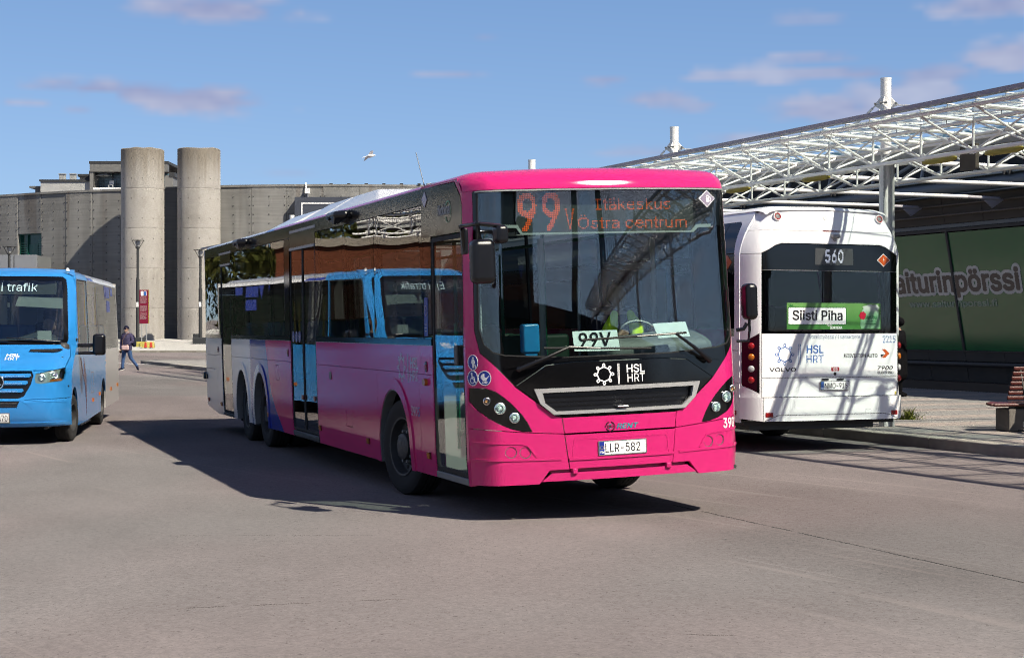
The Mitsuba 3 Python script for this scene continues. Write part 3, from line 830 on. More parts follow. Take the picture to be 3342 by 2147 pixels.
# camera and speaker housings on the cornice
for s0 in (10.85, 4.72):
    K = put('cornice_camera', [hull([((s0 - .24, 1.28, 2.955), .05), ((s0 + .24, 1.28, 2.955), .05), ((s0 - .18, 1.36, 2.955), .045), ((s0 + .18, 1.36, 2.955), .045), ((s0, 1.33, 2.885), .03)]), bx(s0 - .28, s0 + .28, 1.24, 1.28, 2.93, 2.99)], BLACKS, PB, BUS, smooth=35)
    put('lens', tube([s0 + .02, 1.38, 2.93], [s0 + .02, 1.41, 2.92], .02), BLACKG, K, BUS)

# ---- roof
def roof_mesh(s_from, s_to):
    wj = np.r_[-1.243, -1.235, -1.215, -1.18, -1.12, np.linspace(-1.05, 1.05, 15), 1.12, 1.18, 1.215, 1.235, 1.243]
    fixed = [x for x in (0, .015, .04, .075, .12, .18, .25, .33, .42, .6, 1.0, 1.58, 2, 4, 6, 8.7, 9.3, 10, 11, 12, 13, 14, 14.45, 14.6, 14.68, 14.72) if s_from <= x <= s_to]
    V = []
    for d in fixed:
        for w in wj:
            s0 = float(bulge(w * 1.275 / 1.245) + rake(2.885))
            x = abs(w)
            edge = math.sqrt(max(0, 1 - (max(0, x - 1.06) / .184) ** 2))
            top = 2.995 + .063 * edge + .03 * (1 - (x / 1.24) ** 2)
            gf = math.sqrt(max(0, 1 - (max(0, .42 - d) / .42) ** 2.4)) if d < .42 else 1
            gr_ = math.sqrt(max(0, 1 - (max(0, d - 14.45) / .28) ** 2)) if d > 14.45 else 1
            V.append([s0 * max(0, 1 - d / 1.2) + d if d < 1.2 else d, w, 2.885 + (top - 2.885) * min(gf, gr_)])
    n = len(wj)
    F_ = []
    for i_ in range(len(fixed) - 1):
        for j in range(n - 1):
            q = [i_ * n + j, i_ * n + j + 1, (i_ + 1) * n + j + 1, (i_ + 1) * n + j]
            F_ += [[q[0], q[2], q[1]], [q[0], q[3], q[2]]]
    m = trimesh.Trimesh(np.array(V), np.array(F_), process=False)
    if m.face_normals[:, 2].mean() < 0:
        m.invert()
    return m
put('roof', roof_mesh(0, 8.7), PINK, PB, BUS, smooth=True)
put('roof_blue_part', roof_mesh(8.7, 9.3), BLUE_B, PB, BUS, smooth=True)
put('roof_white_part', roof_mesh(9.3, 20), WHITE, PB, BUS, smooth=True)
put('roof_joint', path_tube([[1.60, w, 2.995 + .066 * math.sqrt(max(0, 1 - (max(0, abs(w) - 1.06) / .184) ** 2)) + .03 * (1 - (w / 1.24) ** 2)] for w in np.linspace(-1.24, 1.24, 31)], .006, 6), RUB, PB, BUS)
def fairing(a, b, c, d, top, n=20):
    """low roof fairing: base from a to d, flat top from b to c"""
    return hull([((a, .62, 3.07), .06), ((a, -.62, 3.07), .06), ((b, .42, top - .1), .1), ((b, -.42, top - .1), .1), ((c, .42, top - .1), .1), ((c, -.42, top - .1), .1), ((b, .80, 3.09), .06), ((b, -.80, 3.09), .06), ((c, .80, 3.09), .06), ((c, -.80, 3.09), .06), ((d, .70, 3.07), .06), ((d, -.70, 3.07), .06)], n)
AC = put('roof_unit', fairing(11.9, 11.1, 9.4, 9.2, 3.33), WHITE, PB, BUS, smooth=50)
put('cover', fairing(9.7, 8.7, 7.5, 7.42, 3.36), WHITE, AC, BUS, smooth=50)
put('cover', fairing(7.38, 7.3, 6.2, 5.2, 3.36), WHITE, AC, BUS, smooth=50)
put('aerial', [path_tube([[3.55, .60, 3.07], [3.65, .61, 3.22]], [.012, .007]), path_tube([[3.65, .61, 3.22], [3.84, .63, 3.57]], .0045, 6), lathe([(0, .05), (.04, .03), (.05, 0)], (3.55, .60, 3.07))], BLACKS, PB, BUS)

# ---- off side, rear and floor
off_poly = Polygon([(.259, .338), (.259, 1.2), (.311, 2.885), (.53, 3.0), (14.66, 3.0), (14.70, .43), (13.1, .336)])
ow = [(1.0, 3.3), (3.35, 5.6), (5.65, 7.9), (7.95, 10.2), (10.25, 12.5), (12.55, 14.5)]
owb = union_all([box(a, WZ0, b, WZ1) for a, b in ow])
for nm, reg, mt in (('pink_off_side_panel', box(0, 0, 9, 4), PINK), ('white_off_side_panel', box(9, 0, 20, 4), WHITE)):
    for q in polys(off_poly.difference(box(.32, WZ0, 14.6, WZ1)).difference(arches).intersection(reg)):
        sd(nm, q, mt, 0, .03, surf=OFFS)
for q in polys(box(.32, WZ0, 14.6, WZ1).difference(owb)):
    sd('off_side_post', q, BLACKS, 0, .03, surf=OFFS)
for a, b in ow:
    sd('window_pane', box(a, WZ0, b, WZ1), G_TINT, -.005, 0, surf=OFFS)
REAR = (lambda u, v: np.stack([14.74 - .06 * (np.abs(u) / 1.24) ** 6, u, v], -1), (1, 0, 0))
put('rear_wall', patch(box(-1.25, .42, 1.25, 2.98).difference(box(-.95, 1.7, .95, 2.6)), REAR, 0, .05, np.arange(-1.25, 1.25, .1), ()), WHITE, PB, BUS, smooth=40)
put('rear_window', patch(box(-.95, 1.7, .95, 2.6), REAR, -.01, 0, np.arange(-1, 1, .2), ()), G_DARK, PB, BUS)
put('rear_hinge', [rbx(14.68, 14.80, 1.20, 1.32, .86, .98, .02), tube([14.74, 1.27, .92], [14.92, 1.27, .92], .03), rbx(14.55, 14.68, 1.272, 1.295, .87, .95, .01)], BLACKS, PB, BUS, smooth=40)
put('floor', [bx(.10, 14.6, -1.2, 1.1, .36, .39), bx(8.4, 14.6, -1.2, 1.18, .39, .60)], DGREY, PB, BUS)
put('ceiling', bx(.5, 14.6, -1.2, 1.2, 2.80, 2.86), MGREY, PB, BUS)
put('underframe', [bx(1.6, 14.2, -1.0, 1.0, .34, .40), bx(3.6, 9.0, .5, 1.1, .28, .39)], BLACKS, PB, BUS)

# ---- interior
put('cab_wall', [bx(1.30, 1.33, .62, 1.17, .39, 1.30)], LGREY, PB, BUS)
put('dashboard', [hull([((.30, -.98, 1.46), .10), ((.30, -.12, 1.46), .10), ((.62, -.98, 1.50), .14), ((.62, -.10, 1.46), .10), ((.4, -1.0, 1.0), .08), ((.4, -.1, 1.0), .08)], 16), hull([((.24, .3, 1.33), .08), ((.30, 1.0, 1.30), .06), ((.24, -.3, 1.33), .08), ((.3, .3, 1.0), .05), ((.3, 1.0, 1.0), .05)], 12)], MGREY, PB, BUS, smooth=40)
put('steering_wheel', [path_tube([[.66 + .12 * math.sin(t), -.55 + .24 * math.cos(t), 1.50 + .21 * math.sin(t)] for t in np.linspace(0, 2 * math.pi, 25)], .016), path_tube([[.66, -.78, 1.5], [.66, -.55, 1.48], [.66, -.33, 1.5]], .018)], BLACKS, PB, BUS)
put('ticket_reader', [rbx(.55, .66, .48, .64, 1.46, 1.72, .02), rbx(.57, .60, .50, .62, 1.30, 1.50, .01)], rp('reader_blue', (.03, .30, .72), .1), PB, BUS, smooth=40)
put('reader_screen', rbx(.66, .70, .44, .58, 1.44, 1.70, .02), DGREY, PB, BUS, smooth=40)
pap1 = patch(Polygon([(.385, 1.648), (-.03, 1.648), (-.053, 1.468), (.369, 1.475)]), inner(.05), 0, .002)
K = put('route_paper', pap1, PAPER, PB, BUS, label='white paper sheet with the route number behind the windscreen')
put('paper_digits', patch(at(text_poly('99V', .115, True), .330, 1.515, True, .30), inner(.047), 0, 0), LBLACK, K, BUS)
put('blank_paper', patch(Polygon([(-.376, 1.690), (-.703, 1.698), (-.747, 1.565), (-.429, 1.56)]), inner(.05), 0, .002), PAPER, PB, BUS, label='blank white paper on the dashboard')
poles_g = [((1.35, .80), .9, 2.8), ((2.6, .62), .4, 2.8), ((4.6, -.55), .4, 2.8), ((5.9, .62), .4, 2.8), ((3.4, -.62), .4, 2.8)]
put('grab_pole', [tube([x, y, z0], [x, y, z1], .02, 10) for (x, y), z0, z1 in poles_g] + [tube([1.3, .70, 2.55], [8, .70, 2.55], .018, 8), tube([1.3, -.70, 2.55], [8, -.70, 2.55], .018, 8)], GREENP, PB, BUS, smooth=40)
put('grab_pole_grey', [tube([.55, 1.05, .5], [.62, 1.02, 2.45], .022, 10), tube([1.1, .25, .5], [1.1, .25, 2.5], .03, 10), tube([1.45, -.25, .5], [1.45, -.25, 2.1], .016, 10), tube([1.32, -.98, .9], [1.32, -.98, 2.5], .025, 10)], LGREY, PB, BUS, smooth=40)
put('cab_partition', [bx(1.40, 1.42, -1.15, -.25, .45, 2.2)], G_TINT, PB, BUS)
for r in range(7):
    s0 = 3.2 + r * .9 + (1.6 if r > 2 else 0)
    for w0 in ((.78, .34, -.34, -.78) if r else (-.34, -.78)):
        zf = .45 if s0 < 8 else .68
        K = put('passenger_seat', [rbx(s0, s0 + .44, w0 - .2, w0 + .2, zf + .35, zf + .45, .04), rbx(s0 + .40, s0 + .50, w0 - .2, w0 + .2, zf + .40, zf + 1.12, .04)], rp('seat_moquette', (.05, .16, .10), .3), PB, BUS, smooth=40)
for w0 in (.78, .36):
    put('seat_back', hull([((2.35, w0 - .12, 1.25), .04), ((2.35, w0 + .12, 1.25), .04), ((2.30, w0, 1.62), .1), ((2.3, w0 - .14, 1.0), .04), ((2.3, w0 + .14, 1.0), .04)]), rp('seat_tan', (.42, .30, .18), .3), PB, BUS, smooth=50)


# ---- wheels
def wheel(parent, o, axis, r=.482, w=.29, hubbed=True, name='wheel', rim=.29, frame=WORLD):
    axis = np.asarray(axis, float) / np.linalg.norm(axis)
    o = np.asarray(o, float)
    h = w / 2
    prof = [(rim, -h * .9), (r * .90, -h), (r * .975, -h * .86), (r, -h * .70), (r, -h * .38), (r - .012, -h * .36), (r - .012, -h * .30), (r, -h * .28), (r, -h * .04), (r - .012, -h * .03), (r - .012, h * .03), (r, h * .04), (r, h * .28), (r - .012, h * .30), (r - .012, h * .36), (r, h * .38), (r, h * .70), (r * .975, h * .86), (r * .90, h), (r * .78, h * 1.02), (rim, h * .9)]
    K = numbered(parent + '__' + name)
    scene[K] = mikit.ply(frame(lathe(prof, o, axis, 56)), TYRE, smooth=30)
    put('rim', lathe([(rim, h * .90), (rim * 1.01, h * .98), (rim * .95, h * .96), (rim * .88, h * .35), (rim * .66, h * .25), (rim * .60, h * .50), (rim * .46, h * .62), (rim * .44, h * .95), (rim * .30, h * 1.05), (0, h * 1.06)] if hubbed else [(rim, h * .9), (rim * .95, h * .96), (rim * .9, h * .1), (rim * .6, -h * .1), (rim * .45, h * .15), (rim * .42, h * .7), (0, h * .75)], o, axis, 40), RIM, K, frame, smooth=35)
    u = np.cross(axis, [0, 0, 1.0])
    u /= np.linalg.norm(u)
    v = np.cross(axis, u)
    put('hub_hole', [tube(o + axis * h * .30 + rim * .77 * (u * math.cos(t) + v * math.sin(t)), o + axis * h * .33 + rim * .77 * (u * math.cos(t) + v * math.sin(t)), rim * .085, 10) for t in np.arange(10) * math.pi / 5], BLACKS, K, frame, kind='stuff')
    put('wheel_nut', [tube(o + axis * h * (.45 if hubbed else .1) + rim * .53 * (u * math.cos(t) + v * math.sin(t)), o + axis * h * (.80 if hubbed else .35) + rim * .53 * (u * math.cos(t) + v * math.sin(t)), .017 if rim > .25 else .011, 6) for t in np.arange(10) * math.pi / 5], MGREY, K, frame, kind='stuff')
    return K
st = math.radians(10)
for sg in (1, -1):
    wheel(PB, (2.69, sg * 1.075, .482), (-math.sin(st) * sg, math.cos(st) * sg, 0), frame=BUSG, name='front_wheel')
    wheel(PB, (9.868, sg * 1.06, .482), (0, sg, 0), hubbed=False, frame=BUSG, name='drive_wheel')
    wheel(PB, (11.324, sg * 1.06, .482), (0, sg, 0), frame=BUSG, name='trailing_wheel')
    put('inner_wheel', lathe([(.29, -.12), (.45, -.14), (.482, -.1), (.482, .1), (.45, .14), (.29, .12)], (9.868, sg * .74, .482), (0, 1, 0), 40), TYRE, PB, BUSG, smooth=30)
    put('axle', tube([9.868, 0, .48], [9.868, sg * .7, .48], .1), BLACKS, PB, BUSG)


# ---------------------------------------------------------------- white bus seen from behind
a_ = math.radians(22.8)
WF = Frame([4.32, 22.75, 0], [-math.sin(a_), math.cos(a_), 0], [-math.cos(a_), -math.sin(a_), 0], [0, 0, 1])
WB = thing('white_bus', 'white electric city bus from behind, green advert in its rear window', 'bus')


def whw(z):
    z = np.asarray(z, float)
    return 1.275 - .33 * (np.maximum(0, z - 2.6) / .68) ** 1.7


def wrear(u, v):
    x = np.abs(u)
    k = whw(v) / 1.275
    s = .03 * x * x + .26 * (np.maximum(0, x - .98) / .295) ** 2.4 + .16 * (np.maximum(0, v - 2.72) / .6) ** 2.2 - .03 * (v < .745)
    return np.stack([s, u * k, v], -1)


WR = (wrear, (-1, 0, 0))
WS_ = (lambda u, v: np.stack([u, whw(v), v], -1), (0, 1, 0))
WSR = (lambda u, v: np.stack([u, -whw(v), v], -1), (0, -1, 0))
WU = np.r_[np.arange(-1.275, -.95, .036), np.arange(-.9, 1, .18), np.arange(.98, 1.28, .036)]
WV = (2.6, 2.7, 2.8, 2.9, 3.0, 3.1, 3.2)


def wr(name, poly, mat, off=0., depth=.02, parent=WB, **kw):
    return put(name, patch(poly, WR, off, depth, WU, WV), mat, parent, WF, smooth=35, **kw)


def wsd(name, poly, mat, off=0., depth=.02, parent=WB, surf=WS_, **kw):
    return put(name, patch(poly, surf, off, depth, (), WV), mat, parent, WF, smooth=35, **kw)


bw = Polygon([(1.07, 1.615), (1.07, 2.655), (.98, 2.70), (.90, 2.755), (.80, 2.785), (-.80, 2.785), (-.90, 2.755), (-.98, 2.70), (-1.07, 2.655), (-1.07, 1.615)])
lampP = Polygon([(1.100, 1.590), (1.252, 1.475), (1.252, .900), (1.100, .797)])
wr('upper_fairing', Polygon([(1.26, 2.968), (-1.26, 2.968), (-1.26, 3.19), (-1.1, 3.285), (1.1, 3.285), (1.26, 3.19)]), WBW)
wr('tail_panel', Polygon([(1.275, 2.655), (1.275, 2.962), (-1.275, 2.962), (-1.275, 2.655)]).difference(bw.buffer(.012)), WBW)
for sg in (1, -1):
    q = box(1.076, .745, 1.275, 2.648).difference(lampP.buffer(.004))
    wr('corner_post', q if sg > 0 else mir(q), WBW)
    q = Polygon([(1.07, .425), (1.275, .455), (1.275, .739), (1.07, .739)])
    wr('bumper_corner', q if sg > 0 else mir(q), WBW, .012)
wr('engine_door', box(-1.07, 1.006, 1.07, 1.590), WBW, .006)
wr('lower_door', box(-1.07, .746, 1.07, .998), WBW, 0)
wr('bumper', Polygon([(1.064, .425), (1.064, .739), (-1.064, .739), (-1.064, .425)]), WBW, .012)
wr('bumper_crease', cre([(1.05, .43), (.86, .505), (-.80, .505), (-.90, .49), (-1.05, .43)], .01), MGREY, .013, .006)
wr('tow_cover', box(-.51, .50, -.60, .57).buffer(0).difference(box(-.514, .504, -.596, .566)), LGREY, .014, .004)
RW = wr('rear_window', bw.intersection(box(-2, 1.6, 2, 2.428)), G_DARK, .002, .0)
wr('window_frame', bw.intersection(box(-2, 1.6, 2, 2.43)).difference(box(-1.03, 1.66, 1.03, 2.40)), BLACKG, .0, .02, RW)
wr('display_panel', bw.intersection(box(-2, 2.438, 2, 3)), BLACKG, .002, .02)
wr('glass_joint', box(-1.07, 2.429, 1.07, 2.437), MGREY, .002, .01)
DP = wr('number_display', box(-.33, 2.513, .275, 2.735), 'display_grey', .005, .004)
scene['display_grey'] = {'type': 'twosided', 'bsdf': {'type': 'roughplastic', 'diffuse_reflectance': {'type': 'rgb', 'value': [.045, .048, .05]}, 'alpha': .1}}
wr('lit_digits', at(led_poly('560', .165, .0165, .0135, True, .85), .118, 2.548, True, .285), LEDW, .010, .004, DP, emitter={'type': 'area', 'radiance': {'type': 'rgb', 'value': [.045, .05, .06]}})
q = Polygon([(-.836, 2.668), (-.935, 2.590), (-.836, 2.512), (-.737, 2.590)])
K = wr('energy_sticker', q.buffer(.008), LWHITE, .006, .004)
wr('field', q, ORANGE, .010, .004, K)
wr('bolt_pictogram', Polygon([(-.83, 2.625), (-.845, 2.590), (-.833, 2.590), (-.843, 2.555), (-.822, 2.600), (-.835, 2.600), (-.825, 2.625)]), LWHITE, .013, .003, K)
# window advert
AD = wr('window_advert', box(-.785, 1.645, .71, 2.0), rp('advert_green', tex(lambda p, n, uv: MX((.08, .30, .06), (.22, .50, .14), SS(1.66, 1.98, p.z) * .9)), .2), .008, .004, label='green advert sheet in the rear window with a white name panel and a garden sack')
pn = box(-.195, 1.728, .676, 1.922).buffer(.012)
wr('name_border', pn.buffer(.010), rp('advert_dark_green', (.02, .14, .05), .2), .012, .003, AD)
wr('name_panel', pn, LWHITE, .015, .003, AD)
wr('advert_name', at(text_poly('Siisti Piha', .125, True), .628, 1.772, True, .78), LBLACK, .019, .003, AD)
wr('advert_line', union_all([at(text_poly('SORTERA', .034, True), .045, 1.651, True, .195), at(text_poly('Part of', .022), .09, 1.69, True, .07)]), LWHITE, .012, .003, AD)
bag = Polygon([(-.455, 1.655), (-.442, 1.72), (-.46, 1.82), (-.475, 1.90), (-.50, 1.935), (-.475, 1.955), (-.53, 1.965), (-.60, 1.985), (-.66, 1.975), (-.72, 1.985), (-.745, 1.955), (-.765, 1.94), (-.74, 1.91), (-.765, 1.80), (-.775, 1.70), (-.765, 1.655)])
wr('sack_print', bag, rp('sack_green', tex(lambda p, n, uv: MX((.30, .62, .34), (.80, .88, .80), SS(1.84, 1.95, p.z + .03 * (N(p.x * 40, p.y * 40, p.z * 40) - .5)))), .2), .012, .003, AD)
wr('sack_name', union_all([at(text_poly('Siisti Piha', .045, True), -.515, 1.785, True, .20)] + [box(-.70, z, -.53, z + .008) for z in (1.755, 1.735, 1.715)]), rp('advert_mid_green', (.03, .25, .08), .2), .016, .003, AD)
wr('flower_print', union_all([ell(-.483 + .036 * math.cos(t), 1.832 + .036 * math.sin(t), .021, .021, 16) for t in np.arange(7) * 2 * math.pi / 7] + [ell(-.483, 1.832, .03, .03)]), rp('flower_red', (.70, .02, .06), .2), .013, .003, AD)
wr('leaf_print', union_all([Polygon([(.66 - i_ * .012, 1.95), (.70 - i_ * .035, 1.995 - .01 * abs(i_ - 1)), (.645 - i_ * .012, 1.955)]) for i_ in range(3)]), rp('leaf_green', (.02, .22, .04), .2), .012, .003, AD)
# rear lamps
for sg in (1, -1):
    H_ = wr('lamp_cluster', lampP if sg > 0 else mir(lampP), BLACKG, -.002, .02)
    for z, mt in ((1.425, REDL), (1.278, ORAL), (1.121, CLRL), (.974, REDL)):
        p = wrear(np.array([sg * 1.178]), np.array([z]))[0]
        nrm = np.array([-1, sg * .75, 0])
        nrm /= np.linalg.norm(nrm)
        put('rear_lamp', lathe([(0, .026), (.03, .022), (.042, .012), (.045, 0)], p + nrm * .002, nrm, 24), mt, H_, WF, smooth=50)
    p = wrear(np.array([sg * .985]), np.array([3.145]))[0]
    nrm = np.array([-1, 0, .3]) / math.sqrt(1.09)
    K = put('roof_lamp', lathe([(.060, 0), (.060, .03), (.052, .036), (.042, .030)], p, nrm, 28), LWHITE, WB, WF, smooth=40)
    put('red_ring', lathe([(.052, .030), (.050, .034), (.036, .034), (.034, .028)], p, nrm, 28), REDL, K, WF)
    put('lens', lathe([(0, .032), (.034, .028)], p, nrm, 20), MGREY, K, WF)
    put('lamp_hood', hull([((float(p[0]) + .05, float(p[1]) - sg * .12, 3.10), .02), ((float(p[0]) + .06, float(p[1]) + sg * .03, 3.24), .03), ((float(p[0]) + .12, float(p[1]), 3.1), .06)], 10), WBW, WB, WF, smooth=50)
    q = box(.938, .482, 1.042, .542)
    wr('reflector', q if sg > 0 else mir(q), REDL, .018, .008)
wr('brake_lamp', box(-.14, 2.960, .145, 2.976), REDD, .006, .006)
put('reversing_camera', [rbx(-.06, .10, -.10, .02, 2.872, 2.925, .015), rbx(-.03, .06, -.05, -.02, 2.83, 2.88, .01)], LGREY, WB, WF, smooth=40)
wr('round_badge', ell(.085, 3.150, .036, .036).difference(ell(.085, 3.150, .024, .024)), SILV, .006, .006)
rp('lettering_pale_blue', (.35, .42, .62), .2)
wr('partner_word', at(text_poly('yhteistyössä', .052), .366, 1.520, True, .385), 'lettering_pale_blue', .009, .003)
wr('partner_word', at(text_poly('/ i samarbete', .052), -.04, 1.520, True, .40), 'lettering_pale_blue', .009, .003)
wr('fleet_number', at(text_poly('2215', .096), -.822, 1.463, True, .213), LBLUE, .009, .003)
E3 = wr('operator_emblem', ring_logo(.742, 1.312, .137, .012), LBLUE, .009, .003)
wr('bar', union_all([box(.524, 1.178, .532, 1.450), box(.501, 1.178, .509, 1.450)]), LBLUE, .009, .003, E3)
wr('letters', union_all([at(text_poly('HSL', .105, True), .409, 1.327, True, .265), at(text_poly('HRT', .105), .411, 1.196, True, .265)]), LBLUE, .009, .003, E3)
wr('company_letters', at(text_poly('KOIVISTON AUTO', .05, True), -.181, 1.264, True, .55), LBLACK, .009, .003)
wr('company_arrow', Polygon([(-.80, 1.375), (-.86, 1.375), (-.934, 1.316), (-.86, 1.258), (-.80, 1.258), (-.868, 1.316)]), ORANGE, .009, .003)
wr('company_arrow_shadow', Polygon([(-.788, 1.305), (-.85, 1.305), (-.79, 1.262)]), LBLACK, .009, .003)
wr('maker_letters', at(text_poly('VOLVO', .05, True, 1.4), .971, 1.085, True, .40), LBLACK, .010, .004)
wr('model_letters', union_all([at(text_poly('7900', .052, True, 1, .2), -.727, 1.094, True, .266), at(text_poly('ELECTRIC', .032, True), -.733, 1.040, True, .27)]), LBLACK, .010, .004)
K = wr('warning_label', box(-.10, 1.085, .023, 1.137), rp('label_red', (.72, .02, .03), .2), .009, .003)
wr('print', union_all([box(-.08, z, .0, z + .006) for z in (1.098, 1.110, 1.122)]), LWHITE, .012, .002, K)
wr('door_lock', ell(-.036, 1.048, .022, .022), BLACKS, .012, .008)
K = wr('licence_plate', box(-.25, .832, .20, .948), LWHITE, .022, .02)
wr('rim', box(-.255, .827, .205, .953).difference(box(-.246, .836, .196, .944)), MGREY, .025, .006, K)
wr('country_band', box(.150, .837, .196, .943), LBLUE, .025, .004, K)
wr('plate_number', at(text_poly('NMO-915', .072), .135, .854, True, .36), LBLACK, .026, .003, K)
wr('country_letters', at(text_poly('FIN', .016, True), .19, .848, True, .034), LWHITE, .028, .003, K)
wr('yellow_sticker', box(-1.03, .755, -1.062, .80), YEL, .006, .003)
for s0 in (.12, -.12):
    wr('plate_lamp', box(s0 - .05, .962, s0 + .05, .985), BLACKS, .02, .02)
# left side, roof, floor and the right side
wside = Polygon([(.29, .44), (.29, 2.6), (.30, 3.16), (.36, 3.24), (11.8, 3.24), (11.8, .40), (.29, .40)])
wwin = Polygon([(.42, 1.55), (.42, 2.60), (.50, 3.06), (.56, 3.10), (11.7, 3.10), (11.7, 1.55)])
warch = union_all([ell(s_, .49, .57, .62, 40).union(box(s_ - .57, 0, s_ + .57, .49)) for s_ in (3.3, 9.3)])
lowcut = union_all([box(0, .93, 12, .936), box(0, 1.36, 12, 1.366), box(.6, .4, .606, 1.36), box(2.2, .4, 2.206, 1.36)])
for q in polys(wside.difference(wwin).difference(warch).difference(lowcut)):
    if q.area > .002:
        wsd('left_side_panel', q, WBW, 0, .03)
wl = wwin.difference(union_all([box(0, 2.655, 20, 2.668), box(.84, 2.66, .852, 4), box(0, 2.43, 20, 2.436)]))
for s0 in np.arange(.42, 11.7, 1.88):
    wsd('window_pane', wl.intersection(box(s0, 1.55, s0 + 1.87, 2.43)), G_DARK, -.002, 0)
wsd('window_backing', box(.42, 1.55, 11.7, 2.43), BLACKS, -.03, 0)
wsd('upper_panel', wl.intersection(box(0, 2.43, 12, 4)), rp('dark_blue_gloss', (.010, .014, .03), .03), -.002, .02)
wsd('company_arrow', Polygon([(.70, 2.80), (.84, 2.80), (.98, 2.72), (.84, 2.64), (.70, 2.64), (.84, 2.72)]) if False else Polygon([(.72, 2.645), (.60, 2.645), (.48, 2.55), (.60, 2.455), (.74, 2.455), (.60, 2.55)]), ORANGE, .004, .003)
wsd('company_letters', at(text_poly('KOIVISTON AUTO', .10), 2.35, 2.46, True, 1.55), LGREY, .004, .003)
wsd('side_marker', box(.42, .78, .48, .90), REDL, .012, .012)
wsd('side_marker', box(.36, .50, .42, .56), REDL, .012, .012)
for q in polys(wside.difference(box(.5, 1.55, 11.7, 2.7)).difference(warch)):
    wsd('right_side_panel', q, WBW, 0, .03, surf=WSR)
wsd('right_glazing', box(.5, 1.55, 11.7, 2.7), G_DARK, -.003, 0, surf=WSR)
prof = np.array([[-1.0, 3.23], [-.94, 3.27], [-.8, 3.30], [0, 3.315], [.8, 3.30], [.94, 3.27], [1.0, 3.23]])
V = [[s0, w * kk, z - dz] for s0, kk, dz in ((.10, .97, .06), (.16, .99, .02), (.3, 1, 0), (.87, 1, 0), (.875, 1, 0), (11.8, 1, 0)) for w, z in prof]
F_ = [q for i_ in range(5) for j in range(6) for q in ([i_ * 7 + j, (i_ + 1) * 7 + j + 1, i_ * 7 + j + 1], [i_ * 7 + j, (i_ + 1) * 7 + j, (i_ + 1) * 7 + j + 1])]
put('roof', trimesh.Trimesh(np.array(V), np.array(F_), process=False), WBW, WB, WF, smooth=40)
put('floor', [bx(.3, 11.7, -1.2, 1.2, .36, .42), bx(.25, .3, -1.0, 1.0, .42, 1.6)], DGREY, WB, WF)
put('front_wall', bx(11.75, 11.8, -1.25, 1.25, .4, 3.2), WBW, WB, WF)
put('engine_bay', bx(.31, 1.6, -1.1, 1.1, .42, 1.58), DGREY, WB, WF)
put('seat_row', [rbx(s0, s0 + .1, w0 - .2, w0 + .2, 1.2, 1.98, .04) for s0 in (1.1, 2.0, 3.9) for w0 in (-.85, -.4, .4, .85)], NAVY, WB, WF, smooth=40)
put('underframe', bx(.5, 11.4, -1.0, 1.0, .28, .37), BLACKS, WB, WF)
for s0 in (3.3, 9.3):
    for sg in (1, -1):
        wheel(WB, (s0, sg * 1.10, .482), (0, sg, 0), frame=WF)


# ---------------------------------------------------------------- blue minibus
a_ = math.radians(8.2)
MF = Frame([-7.28, 23.8, 0], [-math.sin(a_), math.cos(a_), 0], [-math.cos(a_), -math.sin(a_), 0], [0, 0, 1])
MB = thing('blue_minibus', 'sky blue minibus with a display in its windscreen and a greyish white rear half', 'minibus')
ZP = np.array([.22, .30, .40, .60, .68, .90, 1.03, 1.08, 1.14, 1.22, 1.30, 1.38, 1.42, 1.46, 2.36, 2.44, 2.50, 2.54, 2.565])
SP = np.array([.16, .06, .01, .0, .03, .045, .07, .11, .20, .36, .55, .74, .80, .83, 1.36, 1.43, 1.55, 1.70, 1.90])


def mhw(z):
    z = np.asarray(z, float)
    return .975 - .06 * np.maximum(0, z - 1.25) / 1.25 - .07 * np.maximum(0, z - 2.42) / .15


def mfront(u, v):
    x = np.abs(u)
    lowk = np.clip((1.15 - v) / .5, 0, 1)
    topk = np.clip((v - 1.3) / .3, 0, 1)
    c = .13 * x * x + (.42 * (1 - topk) + .16 * topk) * (np.maximum(0, x - .62) / .355) ** 2.6
    return np.stack([np.interp(v, ZP, SP) + c, u * mhw(v) / .975, v], -1)


MR = (mfront, (-1, 0, .2))
MSD = (lambda u, v: np.stack([u, -mhw(v), v], -1), (0, -1, 0))
MSL = (lambda u, v: np.stack([u, mhw(v), v], -1), (0, 1, 0))
MU = np.r_[np.arange(-.975, -.55, .05), np.arange(-.5, .6, .125), np.arange(.6, .98, .05)]
MV = tuple(ZP[1:-1]) + (1.7, 1.95, 2.2)


def mr(name, poly, mat, off=0., depth=.02, parent=MB, **kw):
    return put(name, patch(poly, MR, off, depth, MU, MV), mat, parent, MF, smooth=40, **kw)


def ms(name, poly, mat, off=0., depth=.02, parent=MB, surf=MSD, **kw):
    return put(name, patch(poly, surf, off, depth, (), (1.25, 2.42, 2.48)), mat, parent, MF, smooth=30, **kw)


wsg = sym([(.78, 2.425), (.83, 2.385), (.85, 2.20), (.875, 1.52), (.86, 1.455), (.80, 1.432)])
mhl = Polygon([(.535, 1.018), (.70, 1.05), (.905, 1.098), (.915, 1.02), (.895, .93), (.86, .905), (.60, .872), (.53, .885), (.52, .95)])
mgr = sym([(.47, 1.052), (.497, .99), (.46, .86), (.37, .70), (.30, .672)])
minl = sym([(.32, .632), (.28, .535)])
whole = box(-.975, .26, .975, 2.56)
cuts = union_all([wsg.buffer(.012), mhl, mir(mhl), mgr.buffer(.006), minl])
hoodline = box(-.87, 1.052, .87, 1.064).difference(mgr.buffer(.02))
hs = union_all([cre([(.90, 1.105), (.93, 1.25), (.90, 1.425)], .010), cre([(-.90, 1.105), (-.93, 1.25), (-.90, 1.425)], .010)])
bl = cre([(.975, .66), (.52, .655), (.38, .645)], .008)
